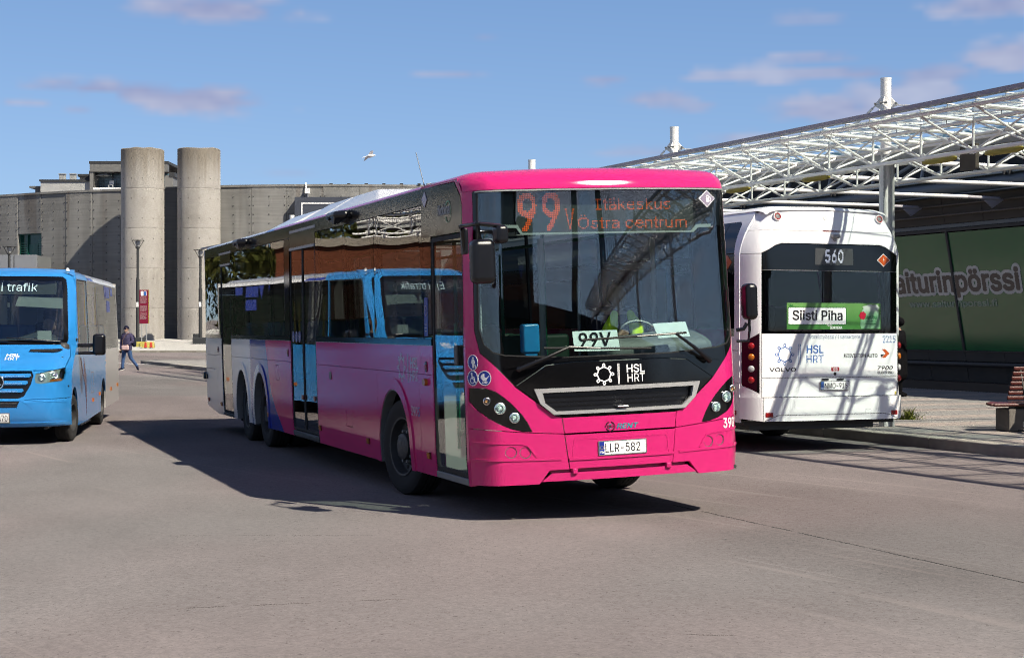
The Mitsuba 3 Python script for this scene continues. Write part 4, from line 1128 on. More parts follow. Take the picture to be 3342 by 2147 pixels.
for q in polys(whole.difference(cuts).difference(hoodline).difference(hs).difference(bl).difference(mir(bl))):
    if q.area > .003:
        nm = 'bumper' if q.centroid.y < .66 else 'bonnet' if q.centroid.y < 1.43 and q.area > .2 else 'front_panel'
        mr(nm, q, BLUE, 0, .03)
mr('windscreen_surround', wsg.buffer(.012).difference(wsg.buffer(-.05)), BLACKG, .0, .02)
mr('windscreen', wsg.buffer(-.048), G_CLEAR, -.003, 0)
GRL = mr('grille', mgr.buffer(.006), BLACKS, -.03, .03)
mr('top_bar', sym([(.465, 1.050), (.475, 1.040)]), BLACKG, .012, .03, GRL)
for z, wd in ((.985, .46), (.885, .42), (.775, .36)):
    mr('bar', sym([(wd, z + .032), (wd + .012, z), (wd - .02, z - .024)]), BLUE, .015, .04, GRL)
    mr('chrome_edge', sym([(wd - .07, z - .004), (wd - .08, z - .013)]), CHROME, .022, .01, GRL)
p = mfront(np.array([0.]), np.array([.897]))[0]
K = put('badge', lathe([(.115, 0), (.115, .02), (.108, .03), (.098, .03), (.094, .015), (0, .015)], p + np.array([-.02, 0, 0]), (-1, 0, 0), 36), CHROME, MB, MF, smooth=40)
put('badge_field', lathe([(.096, .020), (0, .020)], p + np.array([-.02, 0, 0]), (-1, 0, 0), 30), BLACKG, K, MF)
tri_ = union_all([Polygon([(0, .090), (.016, .0), (-.016, .0)])])
star = union_all([affinity.rotate(Polygon([(0, .092), (.016, .008), (0, 0), (-.016, .008)]), a, origin=(0, 0)) for a in (0, 120, 240)])
mr('badge_star', affinity.translate(star, 0, .897), CHROME, .05, .01, K)
mr('lower_intake', minl, BLACKS, -.02, .03)
for z in (.56, .585, .61):
    mr('intake_bar', box(-.28, z - .003, .28, z + .003), DGREY, -.012, .01)
mr('bumper_lip', sym([(.92, .330), (.90, .292), (.4, .275)]), BLUE, .018, .03)
cr1 = cre([(.94, .60), (.80, .615), (.62, .628), (.50, .635)], .014)
cr2 = LineString([(.33, .64), (.42, .60), (.49, .53)]).buffer(.010)
for q in (cr1, mir(cr1), cr2, mir(cr2)):
    mr('bumper_crease', q, BLUE, .009, .01)
for sg, base in ((1, mhl), (-1, mir(mhl))):
    H_ = mr('headlight', base, rp('headlight_body', (.42, .43, .44), .15), -.02, .03)
    for w, z, r in ((.62, .965, .052), (.77, .995, .062)):
        p = mfront(np.array([sg * w]), np.array([z]))[0]
        nr = np.array([-1, sg * .35, .1])
        nr /= np.linalg.norm(nr)
        put('reflector', lathe([(r, .0), (r * .95, .012), (r * .6, -.012), (r * .4, .008), (0, .014)], p + nr * -.006, nr, 24), CHROME, H_, MF, smooth=45)
    mr('indicator', (lambda g: g if sg > 0 else mir(g))(Polygon([(.72, .905), (.74, .93), (.86, .945), (.88, .915), (.86, .908)])), ORAL, -.008, .01, H_)
    mr('black_corner', (lambda g: g if sg > 0 else mir(g))(Polygon([(.86, 1.083), (.90, 1.092), (.91, 1.02), (.893, .94), (.86, .925), (.845, .99)])), BLACKG, -.012, .01, H_)
    mr('cover', base, G_CLEAR, .003, 0, H_)
LPM = mr('licence_plate', box(-.185, .338, .235, .462), LWHITE, .035, .02)
mr('rim', box(-.19, .333, .24, .467).difference(box(-.176, .346, .226, .454)), MGREY, .038, .006, LPM)
mr('plate_number', at(text_poly('KJC-470', .075), .155, .362, True, .315), LBLACK, .038, .003, LPM)
mr('country_band', box(.185, .348, .226, .452), LBLUE, .038, .004, LPM)
EM4 = mr('operator_emblem', ring_logo(.29, 1.248, .08, .012), LWHITE, .005, .003)
mr('bar', union_all([Polygon([(.005, 1.215), (.012, 1.215), (.030, 1.29), (.023, 1.29)]), Polygon([(.025, 1.215), (.032, 1.215), (.05, 1.29), (.043, 1.29)])]), LWHITE, .005, .003, EM4)
mr('letters', union_all([at(text_poly('HSL', .040, True), -.075, 1.250, True, .19), at(text_poly('HRT', .038), -.068, 1.203, True, .19)]), LWHITE, .005, .003, EM4)
for sg in (1, -1):
    q = Polygon([(.365, 1.315), (.385, 1.350), (.80, 1.358), (.825, 1.345), (.78, 1.312), (.70, 1.305)])
    K = mr('bonnet_vent', q if sg > 0 else mir(q), BLACKS, .006, .02)
    for z in (1.322, 1.333, 1.344):
        g = cre([(.40, z), (.76, z)], .004)
        mr('slat', g if sg > 0 else mir(g), DGREY, .010, .004, K)
# display, visor, dashboard and driver's surroundings behind the windscreen
MIN = (lambda u, v: np.stack([np.interp(v, ZP, SP) + .10 + .05 * u * u, u, v], -1), (-1, 0, 0))
DSP = put('destination_display', patch(box(-.66, 2.165, .66, 2.375), MIN, 0, .04), 'display_black', MB, MF)
put('lit_letters', patch(at(led_poly('Ej i trafik', .115, .0135, .0115, False), .335, 2.215, True, .715), MIN, .006, 0), {'type': 'ref', 'id': LEDW}, DSP, MF, emitter={'type': 'area', 'radiance': {'type': 'rgb', 'value': [.22, .235, .25]}})
put('sun_visor', patch(Polygon([(-.12, 2.14), (-.78, 2.12), (-.78, 1.96), (-.08, 2.0)]), MIN, -.02, .01), MGREY, MB, MF)
put('dashboard', [hull([((1.0, -.8, 1.36), .10), ((1.0, .8, 1.36), .10), ((1.45, -.8, 1.42), .08), ((1.45, .8, 1.42), .08), ((1.45, .8, .9), .05), ((1.45, -.8, .9), .05)], 12), hull([((1.30, -.18, 1.44), .10), ((1.30, -.68, 1.44), .10), ((1.5, -.42, 1.5), .12)], 12)], DGREY, MB, MF, smooth=45)
put('steering_wheel', path_tube([[1.62 + .10 * math.sin(t), -.42 + .20 * math.cos(t), 1.46 + .17 * math.sin(t)] for t in np.linspace(0, 2 * math.pi, 25)], .015), BLACKS, MB, MF)
put('dash_papers', rbx(1.12, 1.16, -.62, -.42, 1.46, 1.62, .005), LGREY, MB, MF)
for w0, w1 in ((.75, -.05), (-.02, -.78)):
    n = 8
    pts = []
    for i_ in range(n + 1):
        t = i_ / n
        pp = mfront(np.array([w0 + (w1 - w0) * t]), np.array([1.450 + .055 * (1 - t)]))[0]
        pts.append(pp + np.array([-.03, 0, .015]))
    K = put('wiper', path_tube(pts, .012, 6), BLACKS, MB, MF)
for pts in ([(.3, 1.50), (.18, 1.66), (.02, 1.98)], [(-.12, 1.49), (-.22, 1.60), (-.38, 1.74)], [(-.33, 1.485), (-.38, 1.55), (-.48, 1.62)], [(.62, 1.48), (.5, 1.7), (.42, 1.9)]):
    pass
# sides
mS = Polygon([(1.50, .20), (1.50, 1.25), (1.62, 2.42), (1.85, 2.475), (8.3, 2.475), (8.32, .30), (5.95, .27), (1.9, .20)])
mwin = Polygon([(1.56, 1.285), (1.66, 2.33), (1.72, 2.385), (3.02, 2.40), (3.02, 1.285)])
mwin2 = box(3.10, 1.30, 8.25, 2.42)
march = union_all([union_all([ell(s_, .36, .46, .44, 36), box(s_ - .46, 0, s_ + .46, .36)]) for s_ in (.96, 5.34)])
front_side = Polygon([(.62, .26), (.60, 1.06), (1.05, 1.30), (1.42, 1.46), (1.62, 2.42), (1.50, .20)])
mside = union_all([mS, Polygon([(.60, .28), (.60, 1.0), (1.0, 1.27), (1.42, 1.45), (1.60, 2.36), (1.62, .2)])]).difference(march).difference(mwin).difference(mwin2)
mside = mside.difference(union_all([box(1.585, .2, 1.592, 1.27), box(3.05, .2, 3.057, 2.5)]))
greyR = Polygon([(5.9, 0), (5.9, 3), (9, 3), (9, 0)])
fade = Polygon([(3.3, 2.42), (4.2, 2.6), (9, 2.6), (9, 2.42)])
for surf, nm in ((MSD, 'left_side_panel'), (MSL, 'right_side_panel')):
    for reg, mt in ((box(0, 0, 5.75, 2.42), BLUE), (box(5.75, 0, 10, 2.42), GREYW), (box(0, 2.42, 3.3, 3), BLUE), (box(3.3, 2.42, 10, 3), GREYW)):
        for q in polys(mside.intersection(reg)):
            if q.area > .002:
                ms(nm, q, mt, 0, .03, surf=surf)
    ms('cab_window', mwin.buffer(-.004), G_CAB, -.004, 0, surf=surf)
    ms('window_rubber', mwin.buffer(.016).difference(mwin.buffer(-.004)), RUB, .002, .01, surf=surf)
    for s0, s1 in ((3.10, 4.38), (4.39, 5.66), (5.67, 6.95), (6.96, 8.25)):
        ms('side_window', box(s0, 1.30, s1, 2.42), G_TINT, -.002, 0, surf=surf)
    ms('window_backing', box(3.1, 1.3, 8.25, 1.36), BLACKS, -.02, .01, surf=surf)
ms('white_stripe', Polygon([(3.3, 2.425), (8.3, 2.425), (8.3, 2.475), (4.4, 2.475)]), WHITE, .004, .01)
ms('blue_flash', Polygon([(3.35, 2.428), (4.25, 2.428), (4.0, 2.472), (3.30, 2.472)]), BLUE_B, .008, .005)
ms('dark_arrow', Polygon([(1.72, 1.22), (1.86, 1.20), (2.22, .86), (2.20, 1.20), (2.36, 1.08), (2.56, .90), (2.62, .70), (2.60, .30), (2.52, .55), (2.36, .78), (1.95, 1.02)]), rp('arrow_maroon', (.07, .015, .09), .1), .004, .004)
ms('window_print', union_all([box(6.2, 2.2, 6.9, 2.40), box(6.3, 1.95, 6.9, 2.15), box(7.1, 2.25, 7.5, 2.40), Polygon([(5.9, 2.41), (6.15, 2.41), (6.02, 2.15)])]), SIGNB, .003, .002)
ms('service_flap', cre([(3.3, .95), (3.62, .95), (3.62, .62), (3.3, .62), (3.3, .95)], .012), MGREY, .002, .004)
for s0, z in ((3.55, .50), (4.65, .56), (6.7, .57), (8.0, .60)):
    ms('side_marker', box(s0 - .05, z - .03, s0 + .05, z + .03), ORAL, .02, .02)
ms('sill_step', box(1.6, .19, 3.0, .215), BLACKS, .02, .03)
put('grab_rail', [tube([s0, -.70, 1.0], [s0, -.70, 2.4], .022, 8) for s0 in (3.9, 5.0, 5.2, 6.6)], rp('rail_yellow', (.70, .48, .03), .2), MB, MF, smooth=40)
put('seat_back', [rbx(s0, s0 + .09, w0 - .2, w0 + .2, 1.15, 1.72, .04) for s0 in (4.3, 5.3, 6.3, 7.2) for w0 in (-.6, -.2, .5)], LBLUE, MB, MF, smooth=40)
put('driver_seat', [rbx(2.35, 2.47, -.68, -.22, .9, 1.75, .05), rbx(1.95, 2.45, -.68, -.22, .82, .95, .05), rbx(2.37, 2.47, -.56, -.34, 1.76, 1.95, .04)], BLACKC, MB, MF, smooth=40)
prof = np.array([[-.90, 2.44], [-.88, 2.50], [-.80, 2.545], [-.5, 2.572], [0, 2.582], [.5, 2.572], [.80, 2.545], [.88, 2.50], [.90, 2.44]])
def mroof(ss, drop):
    V = [[s0, w, z - dz] for s0, dz in zip(ss, drop) for w, z in prof]
    F_ = [q for i_ in range(len(ss) - 1) for j in range(8) for q in ([i_ * 9 + j, (i_ + 1) * 9 + j + 1, i_ * 9 + j + 1], [i_ * 9 + j, (i_ + 1) * 9 + j, (i_ + 1) * 9 + j + 1])]
    return trimesh.Trimesh(np.array(V), np.array(F_), process=False)
put('roof', mroof([1.66, 1.80, 2.0, 3.3], [.05, .018, 0, 0]), BLUE, MB, MF, smooth=40)
put('rear_roof', mroof([3.3, 8.1, 8.2, 8.3], [0, 0, .02, .08]), GREYW, MB, MF, smooth=40)
put('roof_lamp', lathe([(0, .05), (.02, .04), (.03, 0)], (1.78, -.78, 2.53)), LWHITE, MB, MF)
put('rear_wall', [bx(8.26, 8.31, -.92, .92, .35, 1.3), bx(8.26, 8.31, -.92, .92, 2.3, 2.5)], GREYW, MB, MF)
put('rear_window', bx(8.28, 8.285, -.92, .92, 1.3, 2.3), G_DARK, MB, MF)
put('floor', bx(.5, 8.2, -.9, .9, .34, .40), DGREY, MB, MF)
put('bulkhead', bx(.62, .66, -.85, .85, .35, 1.25), BLACKS, MB, MF)
put('underframe', bx(.3, 8.1, -.72, .72, .25, .34), BLACKS, MB, MF)
for sg in (1, -1):
    K = put('mirror', rbx(1.36, 1.56, sg * 1.19, sg * 1.375, 1.255, 1.575, .05, 14), BLACKS, MB, MF, smooth=50)
    put('arm', [rbx(1.44, 1.54, sg * .94, sg * 1.22, 1.375, 1.43, .02), rbx(1.44, 1.54, sg * .94, sg * 1.22, 1.265, 1.31, .02), rbx(1.42, 1.60, sg * .915, sg * .965, 1.22, 1.52, .02)], BLACKS, K, MF, smooth=40)
    put('glass', bx(1.558, 1.566, sg * 1.22, sg * 1.35, 1.29, 1.54), CHROME, K, MF)
    put('wheel_well', [bx(.46, 1.46, sg * .60, sg * .62, .2, .85), bx(4.85, 5.85, sg * .6, sg * .62, .2, .85), bx(.46, 1.46, sg * .6, sg * .95, .82, .84), bx(1.46, 1.48, sg * .6, sg * .95, .2, .82)], BLACKS, MB, MF)
    st = math.radians(6)
    wheel(MB, (.96, sg * .85, .345), (math.sin(st) * sg, math.cos(st) * sg, 0), .345, .225, False, 'front_wheel', .21, MF)
    wheel(MB, (5.34, sg * .84, .345), (0, sg, 0), .345, .225, False, 'rear_wheel', .21, MF)


# ---------------------------------------------------------------- canopies
BAY, T0, NM = 1.150, 21.9, 15.5


def canopy(key_label, cat_label, frame, k0, k1, near=True, whole_web=(0, 99), group=None):
    """white tube canopy along t, symmetric about n = NM; nodes k0..k1"""
    CK = thing('station_canopy', key_label, cat_label, group)
    ta, tb = T0 + BAY * k0 - .5, T0 + BAY * k1 + .5
    nodes = range(k0, k1 + 1)
    O = lambda n, sg: NM + sg * (n - NM)
    joined = []

    def web(name, m, k):
        if whole_web[0] <= k <= whole_web[1]:
            put(name, m, WTUBE, CK, frame, smooth=40)
        else:
            joined.append(m)
    for sg in (1, -1):
        # gutter: a shallow channel
        n0 = O(13.46, sg)
        put('gutter', [bx(n0 - .012, n0 + .012, ta, tb, 4.545, 4.60), bx(min(n0, n0 + sg * .12), max(n0, n0 + sg * .12), ta, tb, 4.545, 4.557)], GUTTER, CK, frame)
        for nm, n_, z, r in (('front_chord', 13.60, 4.475, .028), ('middle_chord', 14.46, 4.440, .026), ('bottom_chord', 14.46, 4.040, .029), ('inner_chord', 15.36, 4.405, .028)):
            put(nm, tube([O(n_, sg), ta, z], [O(n_, sg), tb, z], r, 12), WTUBE, CK, frame, smooth=40)
        for k in nodes:
            t = T0 + BAY * k
            web('cross_tube', tube([O(13.60, sg), t, 4.472], [O(14.46, sg), t, 4.441], .027, 8), k)
            web('cross_tube', tube([O(14.46, sg), t, 4.441], [O(15.36, sg), t, 4.406], .027, 8), k)
            web('vertical', tube([O(14.46, sg), t, 4.44], [O(14.46, sg), t, 4.04], .018, 8), k)
            web('diagonal', tube([O(13.62, sg), t + .02, 4.455], [O(14.46, sg), t + .01, 4.055], .017, 8), k)
            web('diagonal', tube([O(15.34, sg), t - .02, 4.385], [O(14.46, sg), t - .01, 4.055], .017, 8), k)
            if k < k1:
                t2 = t + BAY
                web('brace', tube([O(14.46, sg), t2 - .03, 4.430], [O(14.46, sg), t + .04, 4.055], .014, 8), k)
                web('brace', tube([O(14.475, sg), t + .03, 4.430], [O(14.475, sg), t2 - .04, 4.055], .014, 8), k)
                if whole_web[0] <= k <= whole_web[1]:
                    a, b = sorted((O(13.50, sg), O(15.30, sg)))
                    m = bx(a, b, t + .01, t2 - .01, 4.56, 4.562)
                    m.vertices[:, 2] += (np.abs(m.vertices[:, 0] - NM) - 2.04) * .03
                    put('roof_pane', trimesh.Trimesh(np.array([[a, t + .01, 4.56 - (0 if sg < 0 else .055)], [b, t + .01, 4.56 - (.055 if sg < 0 else 0)], [b, t2 - .01, 4.56 - (.055 if sg < 0 else 0)], [a, t2 - .01, 4.56 - (0 if sg < 0 else .055)]]), [[0, 1, 2], [0, 2, 3]], process=False), G_ROOF, CK, frame)
            # node plates
        plates, posts, bars = [], [], []
        for k in nodes:
            t = T0 + BAY * k
            plates.append(bx(O(14.46, sg) - .01, O(14.46, sg) + .01, t - .07, t + .07, 4.0, 4.10))
            plates.append(hull([((O(14.46, sg), t - .08, 4.085), .012), ((O(14.46, sg), t + .08, 4.085), .012), ((O(14.46, sg), t, 4.0), .012)], 6))
            plates.append(hull([((O(13.62, sg), t + .02, 4.46), .010), ((O(13.72, sg), t - .06, 4.42), .010), ((O(13.74, sg), t - .02, 4.44), .010)], 6))
            for dt in (0, BAY / 2):
                posts.append(tube([O(13.60, sg), t + dt, 4.49], [O(13.60, sg), t + dt, 4.555], .006, 5))
                posts.append(tube([O(14.46, sg), t + dt, 4.46], [O(14.46, sg), t + dt, 4.53], .006, 5))
                bars.append(tube([O(13.5, sg), t + dt, 4.552], [O(15.3, sg), t + dt, 4.497], .009, 5))
        for n_ in (13.75, 14.46, 15.05):
            bars.append(tube([O(n_, sg), ta, 4.545 - (n_ - 13.46) * .03], [O(n_, sg), tb, 4.545 - (n_ - 13.46) * .03], .007, 5))
        put('node_plate', plates, WTUBE, CK, frame, kind='stuff')
        put('glass_bracket', posts, MGREY, CK, frame, kind='stuff')
        put('glazing_bar', bars, WTUBE, CK, frame, kind='stuff')
    if joined:
        put('web_tube', joined, WTUBE, CK, frame, kind='stuff')
    put('centre_beam', [bx(15.42, 15.58, ta, tb, 4.24, 4.345), bx(15.38, 15.62, ta, tb, 4.235, 4.243)], LGREY, CK, frame)
    put('centre_tray', bx(15.44, 15.56, ta, tb, 4.19, 4.232), BROWNP, CK, frame)
    for km in range(-48, 60, 6):
        if not k0 <= km <= k1:
            continue
        t = T0 + BAY * km
        M = put('mast', [tube([NM, t, 4.2], [NM, t, 5.53], .083, 24), tube([NM, t, .1], [NM, t, 4.22], .105, 24)], WTUBE, CK, frame, smooth=40)
        put('mast_cap', lathe([(0, .012), (.086, .010), (.086, -.02)], (NM, t, 5.53)), WTUBE, M, frame)
        put('drain_pipe', [tube([NM + .02, t - .15, .1], [NM + .02, t - .15, 4.25], .028, 10), tube([NM - .10, t - .10, .1], [NM - .10, t - .10, 4.25], .016, 8)], LGREY, M, frame, smooth=40)
        for sx in (1, -1):
            for st_ in (1, -1):
                a = np.array([NM + sx * .12, t + st_ * .10, 5.12])
                b = np.array([NM + sx * (.34 if sx < 0 else .14), t + st_ * BAY * (1.0 if sx < 0 else 3.4), 4.45])
                put('stay_rod', [tube(a, b, .011, 8), tube(a + (b - a) * .06, a + (b - a) * .16, .019, 8), tube(a + (b - a) * .55, a + (b - a) * .68, .018, 8)], WTUBE, CK, frame, smooth=40)
                put('stay_lug', hull([((NM + sx * .06, t + st_ * .05, 5.24), .008), ((NM + sx * .125, t + st_ * .105, 5.12), .016), ((NM + sx * .06, t + st_ * .05, 5.06), .008)], 8), WTUBE, CK, frame, smooth=40)
                put('lug_pin', tube(a + np.array([-.04 * st_, .04 * sx, .02]), a + np.array([.04 * st_, -.04 * sx, .02]), .018, 8), MGREY, CK, frame)
    return CK


CAN = canopy('white tubular steel canopy with glass panes running along the boarding pavement', 'canopy', CANF, -42, 34, whole_web=(-6, 18))
# lamps and boards hung in it
for j, t in enumerate((16.2, 19.7, 21.2, 24.6, 27.2, 30.1)):
    put('hanging_lamp', lathe([(0, -.42), (.03, -.40), (.048, -.28), (.052, 0), (.048, .28), (.03, .40), (0, .42)], (15.98, t, 4.22), (0, 1, 0), 14), YELB, CAN, CANF, smooth=50)
for t in (19.2, 27.7):
    put('platform_board', bx(14.95, 15.01, t - .17, t + .17, 3.86, 4.22), BROWNP, CAN, CANF)
for t in np.arange(18.9, 62, 3.05):
    put('tie_tube', [tube([16.5, t, 4.62], [24.2, t, 4.62], .045, 12), tube([16.0, t, 4.60], [16.5, t, 4.62], .03, 8)], WTUBE, CAN, CANF, smooth=40)
    put('tie_end', [tube([24.2, t, 4.62], [25.1, t, 4.60], .045, 12), hull([((24.7, t, 4.55), .02), ((24.9, t, 4.40), .02), ((25.2, t, 4.58), .02)], 6)], GUTTER, CAN, CANF, smooth=40)
# the twin of it across the square, out of the picture to the left, and one behind the camera
tv, nv = np.array([-.75, -.66, 0]), np.array([-.66, .75, 0])
CAN2F = Frame(np.array([-15.3, 42.4, 0]) - 15.5 * nv - 21.9 * tv, nv, tv, [0, 0, 1])
canopy('white tubular steel canopy across the square beyond the left edge of the picture', 'canopy', CAN2F, 2, 26, whole_web=(200, 201))

# ---------------------------------------------------------------- shop building on the right
SB = thing('shop_building', 'dark shop building behind the pavement with leaning green glass windows and lettering', 'building')
lean = lambda z: 26.0 - .19 * (z - 1.1)
SHF = (lambda u, v: np.stack([26.0 - .19 * (v - 1.1), u, v], -1), (-1, 0, 0))


def sh(name, poly, mat, off=0., depth=.03, parent=SB, **kw):
    return put(name, patch(poly, SHF, off, depth), mat, parent, CANF, **kw)


put('plinth', bx(25.95, 26.5, 5, 62, -.1, .345), BROWNP, SB, CANF)
prng = random.Random(5)
for t in np.arange(30.60 - 1.45 * 17, 62, 1.45):
    sh('lower_panel', box(t + .006, .355, t + 1.444, .735), SLATE, prng.uniform(-.004, .004))
    sh('sill_panel', box(t + .006, .86, t + 1.444, 1.085), SLATE, .0)
    sh('fascia_panel', box(t * 1.0 + .006, 4.17, t + 1.444, 4.90), BROWNP, prng.uniform(-.004, .004))
put('bumper_rail', tube([25.93, 5, .79], [25.93, 62, .79], .055, 14), SLATE, SB, CANF, smooth=40)
sh('rail_back', box(5, .738, 62, .856), BLACKS, -.02)
sh('window_sill', box(5, 1.088, 62, 1.115), DGREY, .03, .06)
for j, t in enumerate(np.arange(33.50 - 2.9 * 9, 62, 2.9)):
    W_ = sh('window_pane', box(t + .04, 1.12, t + 2.86, 3.96), GRNF, -.01, .01)
    sh('mullion', box(t - .035, 1.118, t + .035, 3.99), SLATE, .025, .05)
sh('window_head', box(5, 3.99, 62, 4.065), SLATE, .03, .06)
sh('lintel_band', box(5, 4.075, 62, 4.16), BTUBE, .02, .06)
for z in (4.365, 4.60):
    put('facade_rail', tube([lean(z) - .10, 5, z], [lean(z) - .10, 62, z], .022, 8), rp('rail_brown', (.16, .125, .095), .3), SB, CANF, smooth=40)
SL = sh('shop_sign_outline', at(text_poly('Saiturinpörssi', .48, True, .98), 36.40, 2.56, True, 5.28).buffer(.085, quad_segs=3), rp('sign_white', (.80, .81, .80), .15), .002, .004)
sh('shop_sign', at(text_poly('Saiturinpörssi', .48, True, .98), 36.40, 2.56, True, 5.28).buffer(.012), rp('sign_brown', (.12, .088, .085), .1), .008, .004)
sh('shop_address', at(text_poly('www.saiturinporssi.fi', .15, True), 35.42, 2.185, True, 3.40), rp('sign_pale_green', (.42, .56, .46), .15), .003, .003)
put('soffit', bx(24.9, 26.6, 5, 62, 4.93, 4.95), DROOF, SB, CANF)
put('eaves_tube', tube([25.05, 5, 4.98], [25.05, 62, 4.98], .17, 20), BTUBE, SB, CANF, smooth=40)
put('eaves_flashing', [bx(24.93, 25.5, 5, 62, 4.79, 4.815)], BTUBE, SB, CANF)
# sheet roof: an eaves strip, a dark band, then ribbed sheets up to the ridge
def rib(n0, z0, n1, z1, t0, t1, step=.30):
    ts, zs = [], []
    t = t0
    while t < t1:
        ts += [t, t + step * .4, t + step * .5, t + step * .9]
        zs += [0, 0, .035, .035]
        t += step
    k = len(ts)
    V = [[n_, t, z + dz] for n_, z in ((n0, z0), (n1, z1)) for t, dz in zip(ts, zs)]
    F_ = [q for j in range(k - 1) for q in ([j, j + 1, k + j + 1], [j, k + j + 1, k + j])]
    return trimesh.Trimesh(np.array(V), np.array(F_), process=False)
for t in np.arange(5, 62, 2.3):
    put('eaves_sheet', bx(24.88, 25.9, t + .01, t + 2.29, 5.155, 5.235), 'roof_sheet', SB, CANF)
put('eaves_bolt', [bx(24.80, 24.90, t + d, t + d + .05, 5.10, 5.2) for t in np.arange(5, 62, 2.3) for d in (.1, .28)], DROOF, SB, CANF, kind='stuff')
put('eaves_back', bx(25.0, 26.6, 5, 62, 5.10, 5.15), SLATE, SB, CANF)
put('gutter_band', bx(25.9, 26.2, 5, 62, 5.0, 5.42), SLATE, SB, CANF)
put('lower_roof', rib(26.2, 5.35, 29.0, 5.85, 5, 62), 'roof_sheet', SB, CANF)
put('clerestory', bx(29.0, 29.2, 5, 62, 5.5, 6.5), DROOF, SB, CANF)
for t in np.arange(6, 62, 2.3):
    put('clerestory_strut', [tube([28.2, t, 5.75], [29.0, t + .9, 6.45], .05, 8), tube([28.2, t + 1.8, 5.75], [29.0, t + .9, 6.45], .05, 8)], LGREY, SB, CANF, smooth=40)
put('upper_roof', rib(28.3, 6.50, 36.0, 7.3, 5, 62), 'roof_sheet', SB, CANF)
put('body', bx(26.7, 45, 5, 62, 0, 5.3), DROOF, SB, CANF)
put('upper_body', bx(29.2, 45, 5, 62, 5.3, 6.49), DROOF, SB, CANF)

# ---------------------------------------------------------------- concrete hall with its two round columns
WALL = [(-52.99, 147.3), (-50.27, 145.6), (-47.62, 144), (-45.22, 142.6), (-42.88, 141.3), (-41.04, 140.2), (-38.68, 138.6), (-36.32, 137.3), (-33.89, 136.2), (-31.36, 135.2), (-28.74, 134), (-26.16, 133), (-23.23, 132), (-20.29, 131.3), (-17.49, 131), (-14.67, 130.9), (-11.85, 131), (-9.03, 131.2), (-6.21, 131.6), (-3.39, 132.2), (-.6, 132.9), (2.2, 133.8)]
WALL = [(x * .985, y * .985) for x, y in WALL]
HALL = thing('concrete_hall', 'long curved hall of dark board-marked concrete panels behind the round columns', 'building')
prng = random.Random(9)
bolts = []
for j in range(len(WALL) - 1):
    p, q = np.array(WALL[j]), np.array(WALL[j + 1])
    d = (q - p) / np.linalg.norm(q - p)
    nrm = np.array([d[1], -d[0]])
    L = np.linalg.norm(q - p)
    z0 = 9.33 if j == 5 else -.3
    F_ = Frame([p[0], p[1], 0], [d[0], d[1], 0], [-d[1], d[0], 0], [0, 0, 1])
    o = prng.uniform(-.03, .03)
    put('wall_panel', rbx(.012, L - .012, o, .5, z0, 12.46, .02, 6), 'board_concrete', HALL, F_, smooth=30)
    put('coping', bx(-.01, L + .01, -.07, .55, 12.465, 12.64), 'board_concrete', HALL, F_)
    bolts += [F_(lathe([(0, .05), (.035, .04), (.05, 0)], (u, o, z), (0, -1, 0), 8)) for u in (.16, L / 2, L - .16) for z in np.arange(max(z0, .9) + .55, 12.3, .685)]
    if j == 5:
        W_ = put('green_window', bx(.05, L - .05, .35, .42, .8, 9.30), rp('green_pane', (.012, .10, .075), .05), HALL, F_)
        put('frame', [bx(.02, .12, .15, .40, .8, 9.32), bx(L - .12, L - .02, .15, .4, .8, 9.32), bx(.86, .96, .2, .4, .8, 9.32), bx(.05, L - .05, .1, .45, 9.28, 9.34)], rp('green_frame', (.02, .16, .11), .2), W_, F_)
        put('louvre', [bx(.14, .84, .16, .30, z, z + .05) for z in np.arange(4, 8.6, .19)] + [bx(L - .55, L - .14, .16, .30, z, z + .05) for z in np.arange(4, 8.9, .19)], rp('green_louvre', (.04, .28, .19), .2), W_, F_, kind='stuff')
        put('blind', bx(.98, L - .75, .30, .34, 4, 8.5), rp('green_blind', (.03, .20, .15), .3), W_, F_)
put('tie_bolt', bolts, DGREY, HALL, kind='stuff')
put('entrance', bx(-22.8, -20.5, 129.2, 129.35, .7, 3.9), 'entrance_glass', HALL)
scene['entrance_glass'] = scene['black_gloss']
put('entrance_frame', [bx(x, x + .08, 129.05, 129.19, .7, 3.9) for x in (-22.85, -22.1, -21.3, -20.5)] + [bx(-22.85, -20.4, 129.05, 129.19, z, z + .08) for z in (1.9, 3.0, 3.9)], SLATE, HALL)
put('wall_screen', bx(-16.5, -8.9, 128.1, 128.9, 9.0, 11.6), 'screen_case', HALL)
scene['screen_case'] = {'type': 'twosided', 'bsdf': {'type': 'roughplastic', 'diffuse_reflectance': {'type': 'rgb', 'value': [.055, .06, .075]}, 'alpha': .2}}
put('screen_border', [bx(-16.0, -9.8, 128.05, 128.09, 11.07, 11.17), bx(-16.0, -15.9, 128.05, 128.09, 9.4, 11.17)], LWHITE, HALL)
put('wall_lamp', [tube([-15.76, 128.9, 12.75], [-15.7, 128.7, 12.2], .05), bx(-15.75, -15.4, 128.4, 128.75, 11.9, 12.3), tube([-15.58, 128.7, 12], [-15.58, 128.95, 11.4], .04)], LWHITE, HALL)
put('roof_edge_fixings', [bx(x, x + .25, 129.3, 129.5, 12.64, 12.74) for x in np.arange(-14, 0, 1.35)], DGREY, HALL, kind='stuff')

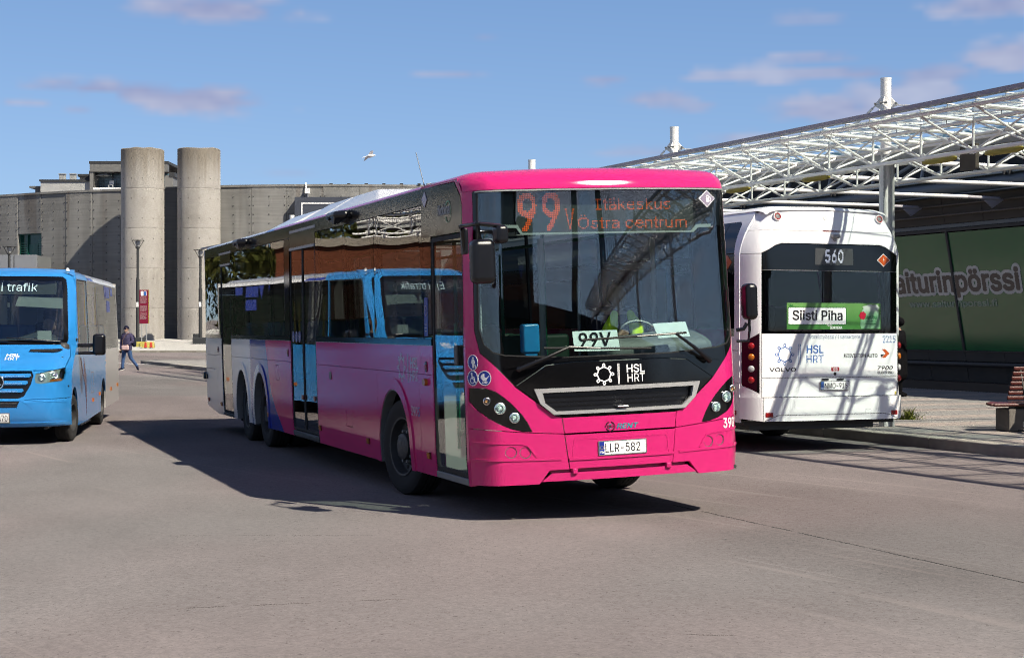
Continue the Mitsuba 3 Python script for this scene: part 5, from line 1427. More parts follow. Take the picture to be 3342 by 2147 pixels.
for j, (x, lab) in enumerate(((-28.13, 'left one of two tall round concrete columns, red sign and lamp post before it'), (-23.84, 'right one of two tall round concrete columns, nearer the pink bus'))):
    CK = thing('concrete_column', lab, 'column', 'round concrete columns')
    R = 1.615
    zz = [.3, 3.13, 6.15, 9.17, 12.18, 15.27]
    for i_ in range(5):
        a, b = zz[i_] + .018, zz[i_ + 1] - .018
        n = 64
        prof = [(R - .03, a - .018), (R - .03, a), (R, a + .02), (R, b - .02), (R - .03, b), (R - .03, b + .018)]
        if i_ == 4:
            prof = [(R - .03, a - .018), (R - .03, a), (R, a + .02), (R, b - .05), (R - .06, b), (R - .35, b), (R - .36, b - 1.0), (0, b - 1.0)]
        m = lathe(prof, (x, 128.5, 0), n=n)
        ph = np.arctan2(m.vertices[:, 1] - 128.5, m.vertices[:, 0] - x)
        if i_ == 4:
            top = m.vertices[:, 2] > b - .06
            m.vertices[top, 2] += (meshkit.noise(np.c_[ph * 3, ph * 0, ph * 0 + j], 4) - .5)[top] * .10
        put('segment', m, C_COL, CK, smooth=35)
    holes = []
    for i_ in range(5):
        for z in (zz[i_] + .75, zz[i_] + 2.25):
            for a in np.arange(12) * math.pi / 6 + .2:
                c = np.array([x + math.cos(a) * R, 128.5 + math.sin(a) * R, z])
                holes.append(tube(c - np.array([math.cos(a), math.sin(a), 0]) * .01, c + np.array([math.cos(a), math.sin(a), 0]) * .006, .05, 8))
    put('tie_hole', holes, rp('hole_grey', (.22, .20, .18), .5), CK, kind='stuff')

HB = thing('grey_cabin', 'light grey panelled box beyond the minibus roof at the left edge', 'structure')
for x0, x1 in ((-52, -48.2), (-48.2, -44.4), (-44.4, -40.6), (-40.57, -38.4), (-38.37, -36.57)):
    put('panel', rbx(x0 + .02, x1 - .02, 130, 130.1, .6, 7.3, .02), rp('cabin_grey', (.34, .36, .40), .3), HB, smooth=30)
put('body', bx(-52, -36.6, 130.1, 134, .6, 7.25), MGREY, HB)

for j, (x, y, z1, lab) in enumerate(((-27.28, 123, 8.06, 'street lamp with a cone lantern in front of the left concrete column'), (-36.95, 124, 7.65, 'street lamp standing before the light grey cabin at the left edge'), (-22.62, 122.5, 7.35, 'street lamp half hidden by the rear corner of the pink bus'))):
    K = thing('street_lamp', lab, 'street lamp', 'street lamps on the plaza')
    put('post', [tube([x, y, .5], [x, y, z1 - 2.8], .13, 14), tube([x, y, z1 - 2.8], [x, y, z1 - .62], .095, 14)], DGREY, K, smooth=40)
    put('base', rbx(x - .5, x + .5, y - .4, y + .4, .2, .98, .05), SLATE, K, smooth=40)
    put('lantern', lathe([(0, -.62), (.15, -.60), (.16, -.50), (.11, -.48), (.11, -.44)], (x, y, z1)), DGREY, K, smooth=40)
    put('glass', lathe([(.11, -.46), (.20, -.18), (.19, -.08), (0, -.05)], (x, y, z1), n=20), CLRL, K, smooth=50)
    put('arm', [tube([x + .12 * math.cos(a), y + .12 * math.sin(a), z1 - .55], [x + .42 * math.cos(a), y + .42 * math.sin(a), z1 - .03], .022, 6) for a in (.1, math.pi / 2, math.pi - .1, 3 * math.pi / 2)], DGREY, K)
    put('cap', lathe([(0, .03), (.50, .0), (.50, -.02), (0, -.03)], (x, y, z1), n=28), DGREY, K)
    put('sticker', bx(x - .08, x + .08, y - .15, y - .12, 3.2, 3.55), LWHITE, K)

K = thing('red_sign', 'tall red notice board on two posts with white print, before the left column', 'sign')
put('board', rbx(-26.72, -26.06, 120.95, 121.02, 1.99, 4.40, .015), rp('sign_red', (.30, .016, .05), .15), K)
put('side_edge', bx(-26.055, -26.03, 120.95, 121.03, 1.99, 4.40), YEL, K)
put('post', tube([-26.56, 121.0, .4], [-26.56, 121.0, 2.0], .035), LGREY, K)
put('post', tube([-26.22, 121.0, .4], [-26.22, 121.0, 2.0], .035), LGREY, K)
put('pictogram', [bx(-26.60, -26.42, 120.92, 120.95, 3.98, 4.30), bx(-26.40, -26.20, 120.92, 120.95, 3.98, 4.30)], LWHITE, K)
put('blue_pictogram', [bx(-26.38, -26.22, 120.90, 120.92, 4.0, 4.28)], LBLUE, K)
put('print', [bx(-26.66, -26.14 - prng.uniform(0, .12), 120.93, 120.95, z, z + .035) for z in np.r_[np.arange(3.45, 3.9, .08), np.arange(2.85, 3.32, .08), np.arange(2.3, 2.75, .08)]], rp('sign_print', (.62, .40, .42), .3), K, kind='stuff')

for j, (x0, y0, lab, red) in enumerate(((-26.55, 119.2, 'pale yellow barrier block partly behind the walking person', 0), (-25.86, 118.0, 'pale yellow barrier block with red and black stripes', 1))):
    K = thing('barrier_block', lab, 'barrier', 'barrier blocks at the plaza edge')
    z0 = .17
    L = .62 if not red else .86
    put('block', hull([((x0 + .05, y0 - .2, z0 + .05), .05), ((x0 + L - .05, y0 - .2, z0 + .05), .05), ((x0 + .05, y0 + .2, z0 + .05), .05), ((x0 + L - .05, y0 + .2, z0 + .05), .05), ((x0 + .07, y0 - .1, z0 + .50), .04), ((x0 + L - .07, y0 - .1, z0 + .50), .04), ((x0 + .07, y0 + .1, z0 + .5), .04), ((x0 + L - .07, y0 + .1, z0 + .5), .04)], 8), YEL, K, smooth=30)
    if red:
        for a in (.18, .56):
            put('red_stripe', hull([((x0 + a, y0 - .235, z0 + .14), .012), ((x0 + a + .20, y0 - .235, z0 + .14), .012), ((x0 + a + .03, y0 - .14, z0 + .50), .012), ((x0 + a + .14, y0 - .14, z0 + .5), .012)], 6), REDO, K)
            put('black_foot', hull([((x0 + a - .02, y0 - .262, z0 + .02), .012), ((x0 + a + .21, y0 - .262, z0 + .02), .012), ((x0 + a, y0 - .24, z0 + .13), .012), ((x0 + a + .20, y0 - .24, z0 + .13), .012)], 6), BLACKS, K)
    else:
        put('notch', bx(x0 + .26, x0 + .34, y0 - .26, y0 - .15, z0 + .05, z0 + .42), rp('olive_shade', (.35, .33, .10), .4), K)
K = thing('concrete_post', 'stubby dark post at the plaza edge beside the pink bus rear corner', 'bollard')
put('body', rbx(-23.45, -23.0, 124.0, 124.4, .5, 1.25, .04), SLATE, K, smooth=30)

# ---------------------------------------------------------------- flats behind the hall
AP = thing('apartment_building', 'white flats with a glazed grey penthouse showing above the concrete hall', 'building')
W_ = put('white_wall', bx(-61.47, -54.9, 220, 240, 5, 20.75), rp('render_white', (.72, .72, .71), .4), AP)
put('roof_edge', bx(-61.6, -54.8, 219.8, 240, 20.75, 21.0), DGREY, AP)
for x0, x1 in ((-57.0, -55.6), (-55.3, -54.95)):
    put('window', bx(x0, x1, 219.95, 220.0, 18.6, 19.6), BLACKG, AP)
put('eaves_block', [bx(-63.1, -61.5, 220.5, 230, 19.95, 20.2), bx(-62.4, -61.5, 220.8, 230, 15, 19.95)], MGREY, AP)
for x in (-59.6, -58.2):
    put('vent', [rbx(x, x + .75, 222, 222.7, 20.9, 21.9, .05), bx(x - .06, x + .81, 221.9, 222.8, 21.85, 21.97)], LGREY, AP)
put('penthouse_roof', [bx(-54.9, -44.6, 219.0, 236, 22.95, 23.3), bx(-44.6, -43.9, 219.5, 236, 21.3, 21.9)], DGREY, AP)
put('penthouse_fascia', [bx(-54.8, -44.7, 219.05, 220, 21.95, 22.95)], rp('fascia_grey', (.28, .275, .26), .4), AP)
put('penthouse_pier', [bx(-54.85, -54.4, 219.2, 236, 15, 22.9), bx(-45.2, -44.1, 219.6, 236, 15, 21.5), bx(-50.4, -50.0, 221.5, 222, 15, 22)], rp('pier_grey', (.36, .35, .33), .4), AP)
put('glazing', bx(-54.4, -45.2, 222.2, 222.4, 18, 22), rp('far_glass', (.16, .24, .28), .03), AP)
put('mullion', [bx(x, x + .12, 222.1, 222.2, 18, 22) for x in (-52.6, -51.3, -49.2, -47.6)], DGREY, AP)
put('balcony_slab', bx(-54.4, -45.2, 219.2, 222.3, 19.55, 19.9), LWHITE, AP)
put('lower_storey', bx(-54.4, -45.2, 220.5, 236, 10, 19.5), SLATE, AP)
put('railing', [bx(-54.4, -45.3, 219.3, 219.36, z, z + .06) for z in (20.3, 20.7, 21.1)] + [bx(x, x + .05, 219.3, 219.36, 19.9, 21.1) for x in np.arange(-54.4, -45.3, 1.0)], BLACKS, AP)
put('roof_terrace', [bx(-57.4, -54.9, 223, 230, 21.65, 22.0), bx(-57.0, -54.9, 222.5, 222.6, 20.9, 21.5), bx(-55.9, -54.9, 223, 226, 21.0, 22.4)], DGREY, AP)
K = thing('parasol', 'small open parasol on the penthouse balcony above the hall', 'parasol')
put('canopy', lathe([(0, .42), (.5, .28), (1.05, 0), (.9, .02), (0, .3)], (-53.4, 220.8, 21.55), n=16), LWHITE, K, smooth=40)
put('pole', tube([-53.4, 220.8, 19.9], [-53.4, 220.8, 21.9], .04), DGREY, K)
K = thing('balcony_chair', 'white chair on the penthouse balcony beside the parasol', 'chair')
put('seat', bx(-52.7, -52.1, 220.2, 220.8, 20.3, 20.4), LWHITE, K)
put('back', bx(-52.7, -52.1, 220.75, 220.82, 20.4, 20.95), LWHITE, K)
put('leg', [bx(x, x + .06, y, y + .06, 19.9, 20.3) for x in (-52.7, -52.16) for y in (220.2, 220.74)], LWHITE, K)

# ---------------------------------------------------------------- gull
K = thing('gull', 'white gull in flight against the blue sky above the hall', 'bird')
gx, gy, gz = -9.29, 110, 12.85
put('body', hull([((gx + .22, gy, gz + .03), .07), ((gx, gy, gz), .115), ((gx - .28, gy, gz - .05), .035)], 14), LWHITE, K, smooth=True)
put('head', hull([((gx + .30, gy, gz + .07), .065), ((gx + .38, gy, gz + .05), .02)], 12), LWHITE, K, smooth=True)
def wing(sgn, pts):
    v = []
    for (x, y, z, c) in pts:
        v += [[gx + x + c / 2, gy + y, gz + z + .012], [gx + x - c / 2, gy + y, gz + z - .008], [gx + x, gy + y, gz + z + .022]]
    m = trimesh.Trimesh(np.array(v)).convex_hull if False else None
    out = []
    for i_ in range(len(pts) - 1):
        a, b = pts[i_], pts[i_ + 1]
        out.append(hull([((gx + a[0] + a[3] / 2, gy + a[1], gz + a[2]), .014), ((gx + a[0] - a[3] / 2, gy + a[1], gz + a[2]), .008), ((gx + b[0] + b[3] / 2, gy + b[1], gz + b[2]), .012), ((gx + b[0] - b[3] / 2, gy + b[1], gz + b[2]), .006)], 8))
    return out
put('wing', wing(1, [(.03, .08, .05, .26), (.10, .32, .30, .22), (.13, .62, .42, .10)]), rp('gull_grey', (.42, .40, .42), .4), K, smooth=40)
put('wing', wing(-1, [(.0, -.08, .02, .26), (-.14, -.34, -.12, .20), (-.30, -.50, -.34, .06)]), rp('gull_dark', (.15, .14, .16), .4), K, smooth=40)
put('tail', hull([((gx - .28, gy, gz - .05), .02), ((gx - .45, gy + .07, gz - .09), .01), ((gx - .45, gy - .07, gz - .09), .01)], 8), LWHITE, K)


# ---------------------------------------------------------------- people
def person_body(J, frame, hand_curl=.5):
    """one continuous figure from joints J (name -> point)"""
    P_ = {k: np.array(v, float) for k, v in J.items()}
    H = P_['head']
    fwd = P_['face'] / np.linalg.norm(P_['face'])
    sd_ = np.cross([0, 0, 1.0], fwd)
    parts = [hull([(H + fwd * .012 + [0, 0, .045], .088), (H - fwd * .045 + [0, 0, .035], .080), (H + fwd * .035 - [0, 0, .035], .068), (H + fwd * .058 - [0, 0, .085], .036)], 20),
             hull([(H + fwd * .095 + [0, 0, .012], .010), (H + fwd * .112 - [0, 0, .022], .016), (H + fwd * .085 - [0, 0, .028], .020)], 10),
             hull([(H + fwd * .088 - [0, 0, .058] + sd_ * .02, .011), (H + fwd * .088 - [0, 0, .058] - sd_ * .02, .011)], 8),
             hull([(H + sd_ * .085 + [0, 0, .01], .016), (H + sd_ * .086 - [0, 0, .03], .011)], 8), hull([(H - sd_ * .085 + [0, 0, .01], .016), (H - sd_ * .086 - [0, 0, .03], .011)], 8),
             hull([(H - [0, 0, .06], .052), (P_['neck'], .060)], 14)]
    ch, pv = P_['chest'], P_['pelvis']
    parts.append(hull([(P_['neck'], .065), (P_['sho_l'], .055), (P_['sho_r'], .055), (ch, .12)], 14))
    parts.append(hull([(P_['sho_l'], .055), (P_['sho_r'], .055), (ch + sd_ * .07, .11), (ch - sd_ * .07, .11)], 14))
    parts.append(hull([(ch + sd_ * .06, .112), (ch - sd_ * .06, .112), (pv + sd_ * .06, .105), (pv - sd_ * .06, .105)], 14))
    for q in 'lr':
        parts.append(hull([(P_['sho_' + q], .052), (P_['elb_' + q], .040)], 12))
        parts.append(hull([(P_['elb_' + q], .040), (P_['wri_' + q], .028)], 12))
        parts.append(hull([(P_['hip_' + q], .088), (P_['kne_' + q], .056)], 14))
        parts.append(hull([(P_['kne_' + q], .056), (P_['ank_' + q], .040)], 12))
        parts.append(hull([(P_['ank_' + q], .042), (P_['toe_' + q], .030)], 10))
        parts.append(hull([(pv, .10), (P_['hip_' + q], .09)], 12))
        w, dr_ = P_['wri_' + q], P_['wri_' + q] - P_['elb_' + q]
        dr_ = dr_ / np.linalg.norm(dr_)
        side = np.cross(dr_, fwd)
        side = side / (np.linalg.norm(side) + 1e-9)
        ax = np.cross(side, dr_)
        palm = w + dr_ * .075
        parts.append(hull([(w, .026), (palm + ax * .030, .016), (palm - ax * .030, .016)], 10))
        for i_, (o, L) in enumerate(((.032, .070), (.011, .080), (-.011, .075), (-.032, .060))):
            b0 = palm + ax * o
            b1 = b0 + (dr_ * .9 + side * .25) * L * .5
            b2 = b1 + (dr_ * .6 + side * .7) * L * .5
            parts.append(hull([(b0, .0095), (b1, .009)], 8))
            parts.append(hull([(b1, .009), (b2, .008)], 8))
        t0_ = w + dr_ * .025 + ax * .022
        parts.append(hull([(t0_, .012), (t0_ + dr_ * .035 + ax * .025, .010)], 8))
        parts.append(hull([(t0_ + dr_ * .035 + ax * .025, .010), (t0_ + dr_ * .065 + ax * .025 + side * .015, .009)], 8))
    m = Manifold.batch_boolean(parts, __import__('manifold3d').OpType.Add).refine_to_length(.03)
    m = mesh_of(m)
    trimesh.smoothing.filter_taubin(m, iterations=4)
    return m, P_, fwd, sd_


def cloth(bones, n=14, ref=.03, it=5):
    m = mesh_of(Manifold.batch_boolean([hull(b, n) for b in bones], __import__('manifold3d').OpType.Add).refine_to_length(ref))
    trimesh.smoothing.filter_taubin(m, iterations=it)
    return m


def dressed(key, J, frame, jacket, trousers, shoes, jr=.022, sole=None):
    m, P_, fwd, sd_ = person_body(J, frame)
    put('body', m, SKIN, key, frame, smooth=True)
    ch, pv = P_['chest'], P_['pelvis']
    b = [[(P_['neck'] - [0, 0, .03], .075), (P_['sho_l'], .062 + jr * .3), (P_['sho_r'], .062 + jr * .3), (ch + sd_ * .07, .115 + jr), (ch - sd_ * .07, .115 + jr)],
         [(ch + sd_ * .07, .115 + jr), (ch - sd_ * .07, .115 + jr), (pv + sd_ * .07 - [0, 0, .03], .112 + jr), (pv - sd_ * .07 - [0, 0, .03], .112 + jr)]]
    for q in 'lr':
        b.append([(P_['sho_' + q], .064 + jr * .4), (P_['elb_' + q], .048 + jr * .5)])
        b.append([(P_['elb_' + q], .048 + jr * .5), (P_['wri_' + q] * .93 + P_['elb_' + q] * .07, .038 + jr * .3)])
    put('jacket', cloth(b), jacket, key, frame, smooth=True)
    b = [[(pv + sd_ * .05, .115), (pv - sd_ * .05, .115), (P_['hip_l'], .10), (P_['hip_r'], .10)]]
    for q in 'lr':
        b.append([(P_['hip_' + q], .104), (P_['kne_' + q], .070)])
        b.append([(P_['kne_' + q], .070), (P_['ank_' + q], .056)])
    put('trousers', cloth(b), trousers, key, frame, smooth=True)
    for q in 'lr':
        a, t = P_['ank_' + q], P_['toe_' + q]
        d = (t - a)
        d = d / np.linalg.norm(d)
        dn = np.array([0, 0, -1.0]) - d * d[2] * -1
        dn = dn / (np.linalg.norm(dn) + 1e-9)
        heel = a - d * .05 + dn * .045
        S = put('shoe', cloth([[(a + dn * .01, .052), (heel, .038), (t, .036)], [(heel, .040), (t + dn * .01, .036)]], 12, .02, 3), shoes, key, frame, smooth=True)
        if sole:
            put('sole', hull([(heel + dn * .034, .026), (t + dn * .034, .024), ((heel + t) / 2 + dn * .034, .030)], 12), sole, S, frame, smooth=50)
    return P_, fwd, sd_


PX = lambda x, y: ((x - 265) * .00275, (1352 - y) * .00275)
def pj(x, y, dy=0):
    a, b = PX(x, y)
    return (a, dy, b)
WP = thing('person', 'person in a purple quilted jacket and jeans walking with a pale pink shoulder bag', 'person')
PF = Frame([-15.21, 66.6, 0], [1, 0, 0], [0, 1, 0], [0, 0, 1])
J = dict(head=pj(262, 768, -.02), face=(-.35, -.94, -.1), neck=pj(262, 812), chest=pj(266, 890), pelvis=pj(268, 1035), sho_l=pj(330, 848, -.05), sho_r=pj(212, 848, .05), elb_l=pj(362, 935, -.10), elb_r=pj(186, 945, .05), wri_l=pj(305, 985, -.22), wri_r=pj(180, 1045, .0),
         hip_l=pj(300, 1060, -.03), hip_r=pj(232, 1060, .03), kne_l=pj(326, 1180, .02), kne_r=pj(217, 1195, -.03), ank_l=pj(405, 1290, .10), ank_r=pj(208, 1318, -.05), toe_l=pj(428, 1338, .02), toe_r=pj(160, 1342, -.12))
P_, fwd, sd_ = dressed(WP, J, PF, PURPJ, JEANS, NAVY, .03, LWHITE)
H = P_['head']
put('cap', [cloth([[(H + [0, 0, .062], .098), (H - fwd * .04 + [0, 0, .05], .094)], [(H + fwd * .10 + sd_ * .05 + [0, 0, .055], .012), (H + fwd * .10 - sd_ * .05 + [0, 0, .055], .012), (H + fwd * .165 + [0, 0, .038], .014)]], 14, .02, 2)], NAVY, WP, PF, smooth=True)
put('sunglasses', hull([(H + fwd * .092 + sd_ * .055 + [0, 0, .020], .016), (H + fwd * .092 - sd_ * .055 + [0, 0, .020], .016), (H + sd_ * .085 + [0, 0, .02], .008), (H - sd_ * .085 + [0, 0, .02], .008)], 10), BLACKG, WP, PF)
put('glove', cloth([[(P_['wri_r'], .036), (P_['wri_r'] + [0, 0, -.14], .036)], [(P_['wri_r'] + [0, 0, -.05], .03), (P_['wri_r'] + [-.03, -.03, -.11], .02)]], 10, .02, 2), BLACKC, WP, PF, smooth=True)
put('collar', hull([(P_['neck'] + [0, 0, .02], .078), (P_['neck'] - [0, 0, .02], .085)], 14), rp('collar_grey', (.25, .23, .24), .5), WP, PF, smooth=True)
K = thing('shoulder_bag', 'pale pink shoulder bag hanging at the hip of the walking person', 'bag')
put('pouch', rbx(-.135, .15, -.34, -.24, .80, .985, .035), PINKB, K, PF, smooth=40)
put('strap', path_tube([[-.10, -.28, .98], [-.10, -.24, 1.2], [.02, -.16, 1.42], [.14, -.06, 1.47]], .010), rp('strap_brown', (.18, .08, .06), .4), K, PF)
K = thing('rucksack', 'dark rucksack on the back of the walking person', 'bag')
put('pack', cloth([[((.20, .12, 1.32), .09), ((.26, .14, 1.0), .09), ((.14, .20, 1.2), .09)]], 14, .03, 3), NAVY, K, PF, smooth=True)
put('strap', path_tube([[.16, .08, 1.46], [.17, -.10, 1.40], [.20, -.13, 1.2], [.24, -.05, 1.05]], .022), BLACKC, K, PF, smooth=40)

# driver of the pink bus
DRV = thing('person', 'driver in a yellow reflective vest seated behind the windscreen of the pink bus', 'person')
def seatp(s, w, z0):
    return dict(head=(s + .02, w, z0 + .70), face=(-1, .05, -.05), neck=(s + .03, w, z0 + .53), chest=(s + .04, w, z0 + .33), pelvis=(s, w, z0 + .05), sho_l=(s + .03, w - .20, z0 + .46), sho_r=(s + .03, w + .20, z0 + .46), elb_l=(s - .12, w - .27, z0 + .26), elb_r=(s - .12, w + .27, z0 + .26),
                wri_l=(s - .36, w - .18, z0 + .34), wri_r=(s - .36, w + .18, z0 + .34), hip_l=(s - .05, w - .10, z0), hip_r=(s - .05, w + .10, z0), kne_l=(s - .46, w - .14, z0 + .06), kne_r=(s - .46, w + .14, z0 + .06), ank_l=(s - .58, w - .14, z0 - .34), ank_r=(s - .58, w + .14, z0 - .34), toe_l=(s - .74, w - .14, z0 - .42), toe_r=(s - .74, w + .14, z0 - .42))
P_, fwd, sd_ = dressed(DRV, seatp(1.12, -.52, 1.24), BUS, NAVY, BLACKC, BLACKC)
put('hair', cloth([[(P_['head'] + [.03, 0, .075], .085), (P_['head'] + [.06, 0, .0], .078)]], 14, .02, 2), rp('hair_dark', (.03, .02, .015), .4), DRV, BUS, smooth=True)
for sg in (1, -1):
    put('vest', hull([((1.02, -.52 + sg * .08, 1.78), .035), ((.99, -.52 + sg * .13, 1.48), .05), ((1.0, -.52 + sg * .17, 1.64), .045)], 10), VEST, DRV, BUS, smooth=40)
put('driver_seat', [rbx(1.24, 1.36, -.80, -.26, 1.2, 1.85, .05), rbx(.85, 1.3, -.80, -.26, 1.08, 1.20, .05), bx(.9, 1.6, -1.1, -.2, .5, 1.06)], BLACKC, PB, BUS, smooth=40)
# driver of the minibus
DR2 = thing('person', 'driver in dark clothes seated behind the windscreen of the blue minibus', 'person')
P_, fwd, sd_ = dressed(DR2, seatp(2.22, -.45, .98), MF, NAVY, BLACKC, BLACKC)
put('hair', cloth([[(P_['head'] + [.03, 0, .075], .085), (P_['head'] + [.06, 0, .0], .078)]], 14, .02, 2), rp('hair_grey', (.10, .09, .085), .4), DR2, MF, smooth=True)
# bystander in the shade by the shop window
BY = thing('person', 'person in a long dark coat by the shop window, mostly hidden behind the white bus', 'person')
BF = Frame([8.60, 37.6, .14], [1, 0, 0], [0, 1, 0], [0, 0, 1])
J = dict(head=(0, 0, 1.62), face=(-.9, .5, 0), neck=(0, 0, 1.47), chest=(0, 0, 1.27), pelvis=(0, 0, .95), sho_l=(.12, .14, 1.40), sho_r=(-.12, -.14, 1.40), elb_l=(.17, .18, 1.12), elb_r=(-.10, -.22, 1.12), wri_l=(-.05, .24, .98), wri_r=(-.22, -.10, .98), hip_l=(.06, .08, .9), hip_r=(-.06, -.08, .9), kne_l=(.07, .09, .50), kne_r=(-.05, -.08, .50), ank_l=(.06, .09, .09), ank_r=(-.06, -.08, .09), toe_l=(.18, .02, .04), toe_r=(.08, -.16, .04))
P_, fwd, sd_ = dressed(BY, J, BF, BLACKC, BLACKC, BLACKC, .05)
put('coat_skirt', cloth([[(P_['pelvis'] + [.05, .05, .05], .17), (P_['pelvis'] - [.05, .05, -.05], .17), (P_['pelvis'] + [.06, .06, -.45], .17), (P_['pelvis'] - [.06, .06, .45], .17)]]), BLACKC, BY, BF, smooth=True)
put('hat', cloth([[(P_['head'] + [0, 0, .07], .10), (P_['head'] - fwd * .05 + [0, 0, .04], .10)]], 14, .02, 2), BLACKC, BY, BF, smooth=True)

# ---------------------------------------------------------------- bench with a sitter's shoe, weeds
BN = thing('bench', 'red-brown wooden bench on a concrete base at the right edge of the pavement', 'bench')
BNF = Frame([7.26, 25.0, .14], [.985, .174, 0], [-.174, .985, 0], [0, 0, 1])
put('base', rbx(.0, 1.7, -.22, .22, 0, .335, .02), C_BENCH, BN, BNF, smooth=30)
put('foot_gap', bx(.14, .4, -.225, -.215, 0, .03), BLACKS, BN, BNF)
for j, y0 in enumerate((-.26, -.155, -.05, .055, .16)):
    x0 = -.25 + (.0, -.0, .03, .06, .09)[j]
    put('seat_slat', hull([((x0 + .02, y0 + .03, .395), .022), ((2.1, y0 + .025, .395), .024), ((x0 + .10, y0 + .075, .405), .024), ((2.1, y0 + .075, .40), .024)], 10), WOODR, BN, BNF, smooth=40)
put('seat_bracket', [rbx(.16, .30, -.12, .12, .33, .375, .01), rbx(1.3, 1.45, -.12, .12, .33, .375, .01)], BLACKS, BN, BNF)
for j in range(7):
    z = .445 + j * .073
    put('back_slat', rbx(.22 + .028 * j, 2.1, .27 + .02 * j, .30 + .02 * j, z, z + .060, .014), WOODR, BN, BNF, smooth=40)
put('back_bracket', [path_tube([[x, .24, .38], [x, .30, .6], [x, .42, .92]], .018) for x in (.5, 1.5)], BLACKS, BN, BNF)
SIT = thing('person', 'seated person at the right edge, only a grey sports shoe in view', 'person')
SF = Frame([7.74, 24.75, .14], [.985, .174, 0], [-.174, .985, 0], [0, 0, 1])
J = dict(head=(.10, -.02, 1.13), face=(-.3, -.95, 0), neck=(.10, .03, .97), chest=(.10, .05, .78), pelvis=(.10, .10, .50), sho_l=(.28, .03, .91), sho_r=(-.08, .05, .91), elb_l=(.32, -.08, .66), elb_r=(-.12, -.04, .66), wri_l=(.20, -.26, .58), wri_r=(-.02, -.26, .58), hip_l=(.19, .02, .46), hip_r=(.0, .02, .46), kne_l=(.17, -.40, .48), kne_r=(-.10, -.40, .46), ank_l=(.18, -.52, .09), ank_r=(-.36, -.62, .10), toe_l=(.18, -.68, .04), toe_r=(-.58, -.70, .17))
dressed(SIT, J, SF, NAVY, JEANS, LGREY, .03, LWHITE)

wr_ = random.Random(11)
bl = []
for j in range(200):
    a, r = wr_.uniform(0, 2 * math.pi), abs(wr_.gauss(0, .09))
    x, y = 6.63 + r * math.cos(a) * 1.3, 28.15 + r * math.sin(a)
    h = wr_.uniform(.06, .25) * (1 - r * 1.3 if r < .5 else .3)
    lx, ly = wr_.gauss(0, .10), wr_.gauss(0, .10)
    w = wr_.uniform(.004, .010)
    d = np.array([math.cos(a + 1.3), math.sin(a + 1.3), 0]) * w
    p = [np.array([x, y, .13]), np.array([x + lx * .4, y + ly * .4, .13 + h * .6]), np.array([x + lx, y + ly, .13 + h])]
    bl.append(trimesh.Trimesh(np.array([p[0] - d, p[0] + d, p[1] - d * .8, p[1] + d * .8, p[2]]), [[0, 1, 3], [0, 3, 2], [2, 3, 4]], process=False))
for j in range(140):
    x = 6.63 - abs(wr_.gauss(0, .35))
    y = 28.12 - (x - 6.63) * .42 + wr_.gauss(0, .03)
    h = wr_.uniform(.03, .09)
    bl.append(trimesh.Trimesh(np.array([[x - .01, y, .14], [x + .01, y, .14], [x + wr_.gauss(0, .04), y + wr_.gauss(0, .03), .14 + h]]), [[0, 1, 2]], process=False))
k = put('weeds', bl, GRASS)
labels[k] = {'label': 'tuft of weeds growing on the pavement beside the white bus', 'category': 'weeds', 'kind': 'stuff'}

# ---------------------------------------------------------------- behind the camera: the steel mast and low roofs that the windscreen mirrors
PY = thing('cable_mast', 'dark steel mast with stay cables behind the camera, mirrored in the windscreen', 'mast')
px0, py0 = 30.0, -27.0
put('leg', [path_tube([[px0 - 4.5, py0 - 3, 0], [px0 - 3.0, py0 - 2, 9], [px0, py0, 26]], [.75, .7, .45], 12), path_tube([[px0 + 2.5, py0 + 3.5, 0], [px0 + 1.6, py0 + 2.2, 9], [px0, py0, 26]], [.75, .7, .45], 12)], DROOF, PY, smooth=40)
put('cable', [path_tube([[px0, py0, 25 - j * .8], [px0 + 12 + j * 2.2, py0 - 9 - j, 7]], .07, 6) for j in range(7)], DROOF, PY, kind='stuff')
RB = thing('low_hall', 'low dark hall roof behind the camera, mirrored in the windscreen', 'building')
put('roof', bx(8, 75, -62, -44, 5.2, 6.0), DROOF, RB)
put('wall', bx(9, 74, -61, -46, 0, 5.2), SLATE, RB)
put('tower', [bx(20, 24, -75, -70, 0, 17), bx(25, 31, -78, -70, 0, 13), bx(13, 17, -70, -66, 0, 10)], DROOF, RB)
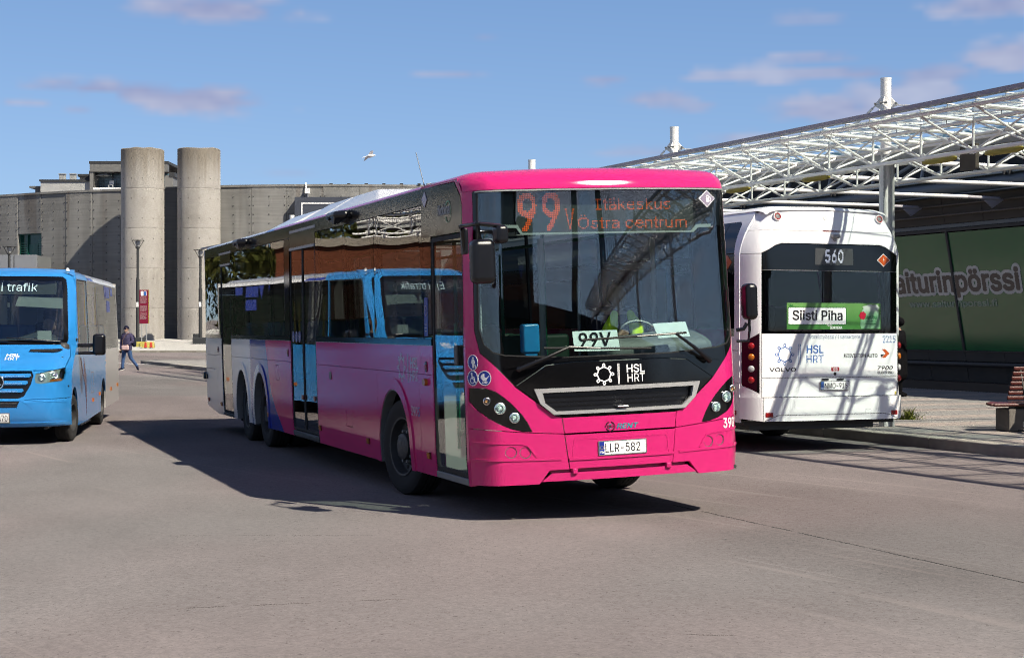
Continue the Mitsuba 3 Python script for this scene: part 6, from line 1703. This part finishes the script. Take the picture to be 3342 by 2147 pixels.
put('pier', [bx(x, x + .5, -45.8, -45.3, 0, 5.2) for x in np.arange(10, 74, 4)], MGREY, RB)

# ---------------------------------------------------------------- beyond the left edge: brick house and trees that the bus windows mirror
BH = thing('brick_house', 'red brick house across the square beyond the left edge of the picture', 'building')
BHF = Frame([-28.5, 66, 0], [.62, .78, 0], [-.78, .62, 0], [0, 0, 1])
put('wall', bx(-34, 0, 0, 10, 0, 4.9), BRICK, BH, BHF)
put('cornice', bx(-34.2, .2, -.2, 10.2, 4.9, 5.25), rp('cornice_stone', (.34, .29, .23), .4), BH, BHF)
for x in np.arange(-32, -3, 4.2):
    put('window', bx(x, x + 2.6, -.06, .02, 1.0, 2.9), BLACKG, BH, BHF)
trng = random.Random(21)
for j, (x, y, h) in enumerate(((-33.5, 84, 8.5), (-37.5, 81, 9.5), (-42, 78, 9), (-46.5, 74, 10), (-36, 90, 11), (-42, 87, 11.5), (-48, 82, 12), (-53, 76, 12), (-51, 68, 10.5), (-56, 61, 11), (-58, 70, 12.5), (-62, 56, 11))):
    K = thing('tree', 'leafy tree behind the brick house beyond the left edge of the picture', 'tree', 'trees behind the brick house')
    put('trunk', path_tube([[x, y, 0], [x + .1, y, h * .3], [x + .2, y + .1, h * .6], [x + .1, y, h * .85]], [.28, .22, .13, .04]), BARK, K)
    q = np.random.default_rng(40 + j)
    n = 2600
    c = q.normal(size=(26, 3)) * np.array([h * .17, h * .17, h * .19]) + np.array([x, y, h * .62])
    pts = c[q.integers(0, 26, n)] + q.normal(size=(n, 3)) * h * .055
    d1, d2 = q.normal(size=(n, 3)), q.normal(size=(n, 3))
    d1 /= np.linalg.norm(d1, axis=1, keepdims=True)
    d2 /= np.linalg.norm(d2, axis=1, keepdims=True)
    s_ = q.uniform(.14, .30, (n, 1))
    put('crown', trimesh.Trimesh(np.stack([pts - d1 * s_, pts + d1 * s_, pts + d2 * s_], 1).reshape(-1, 3), np.arange(3 * n).reshape(-1, 3), process=False), FOL, K, kind='stuff')
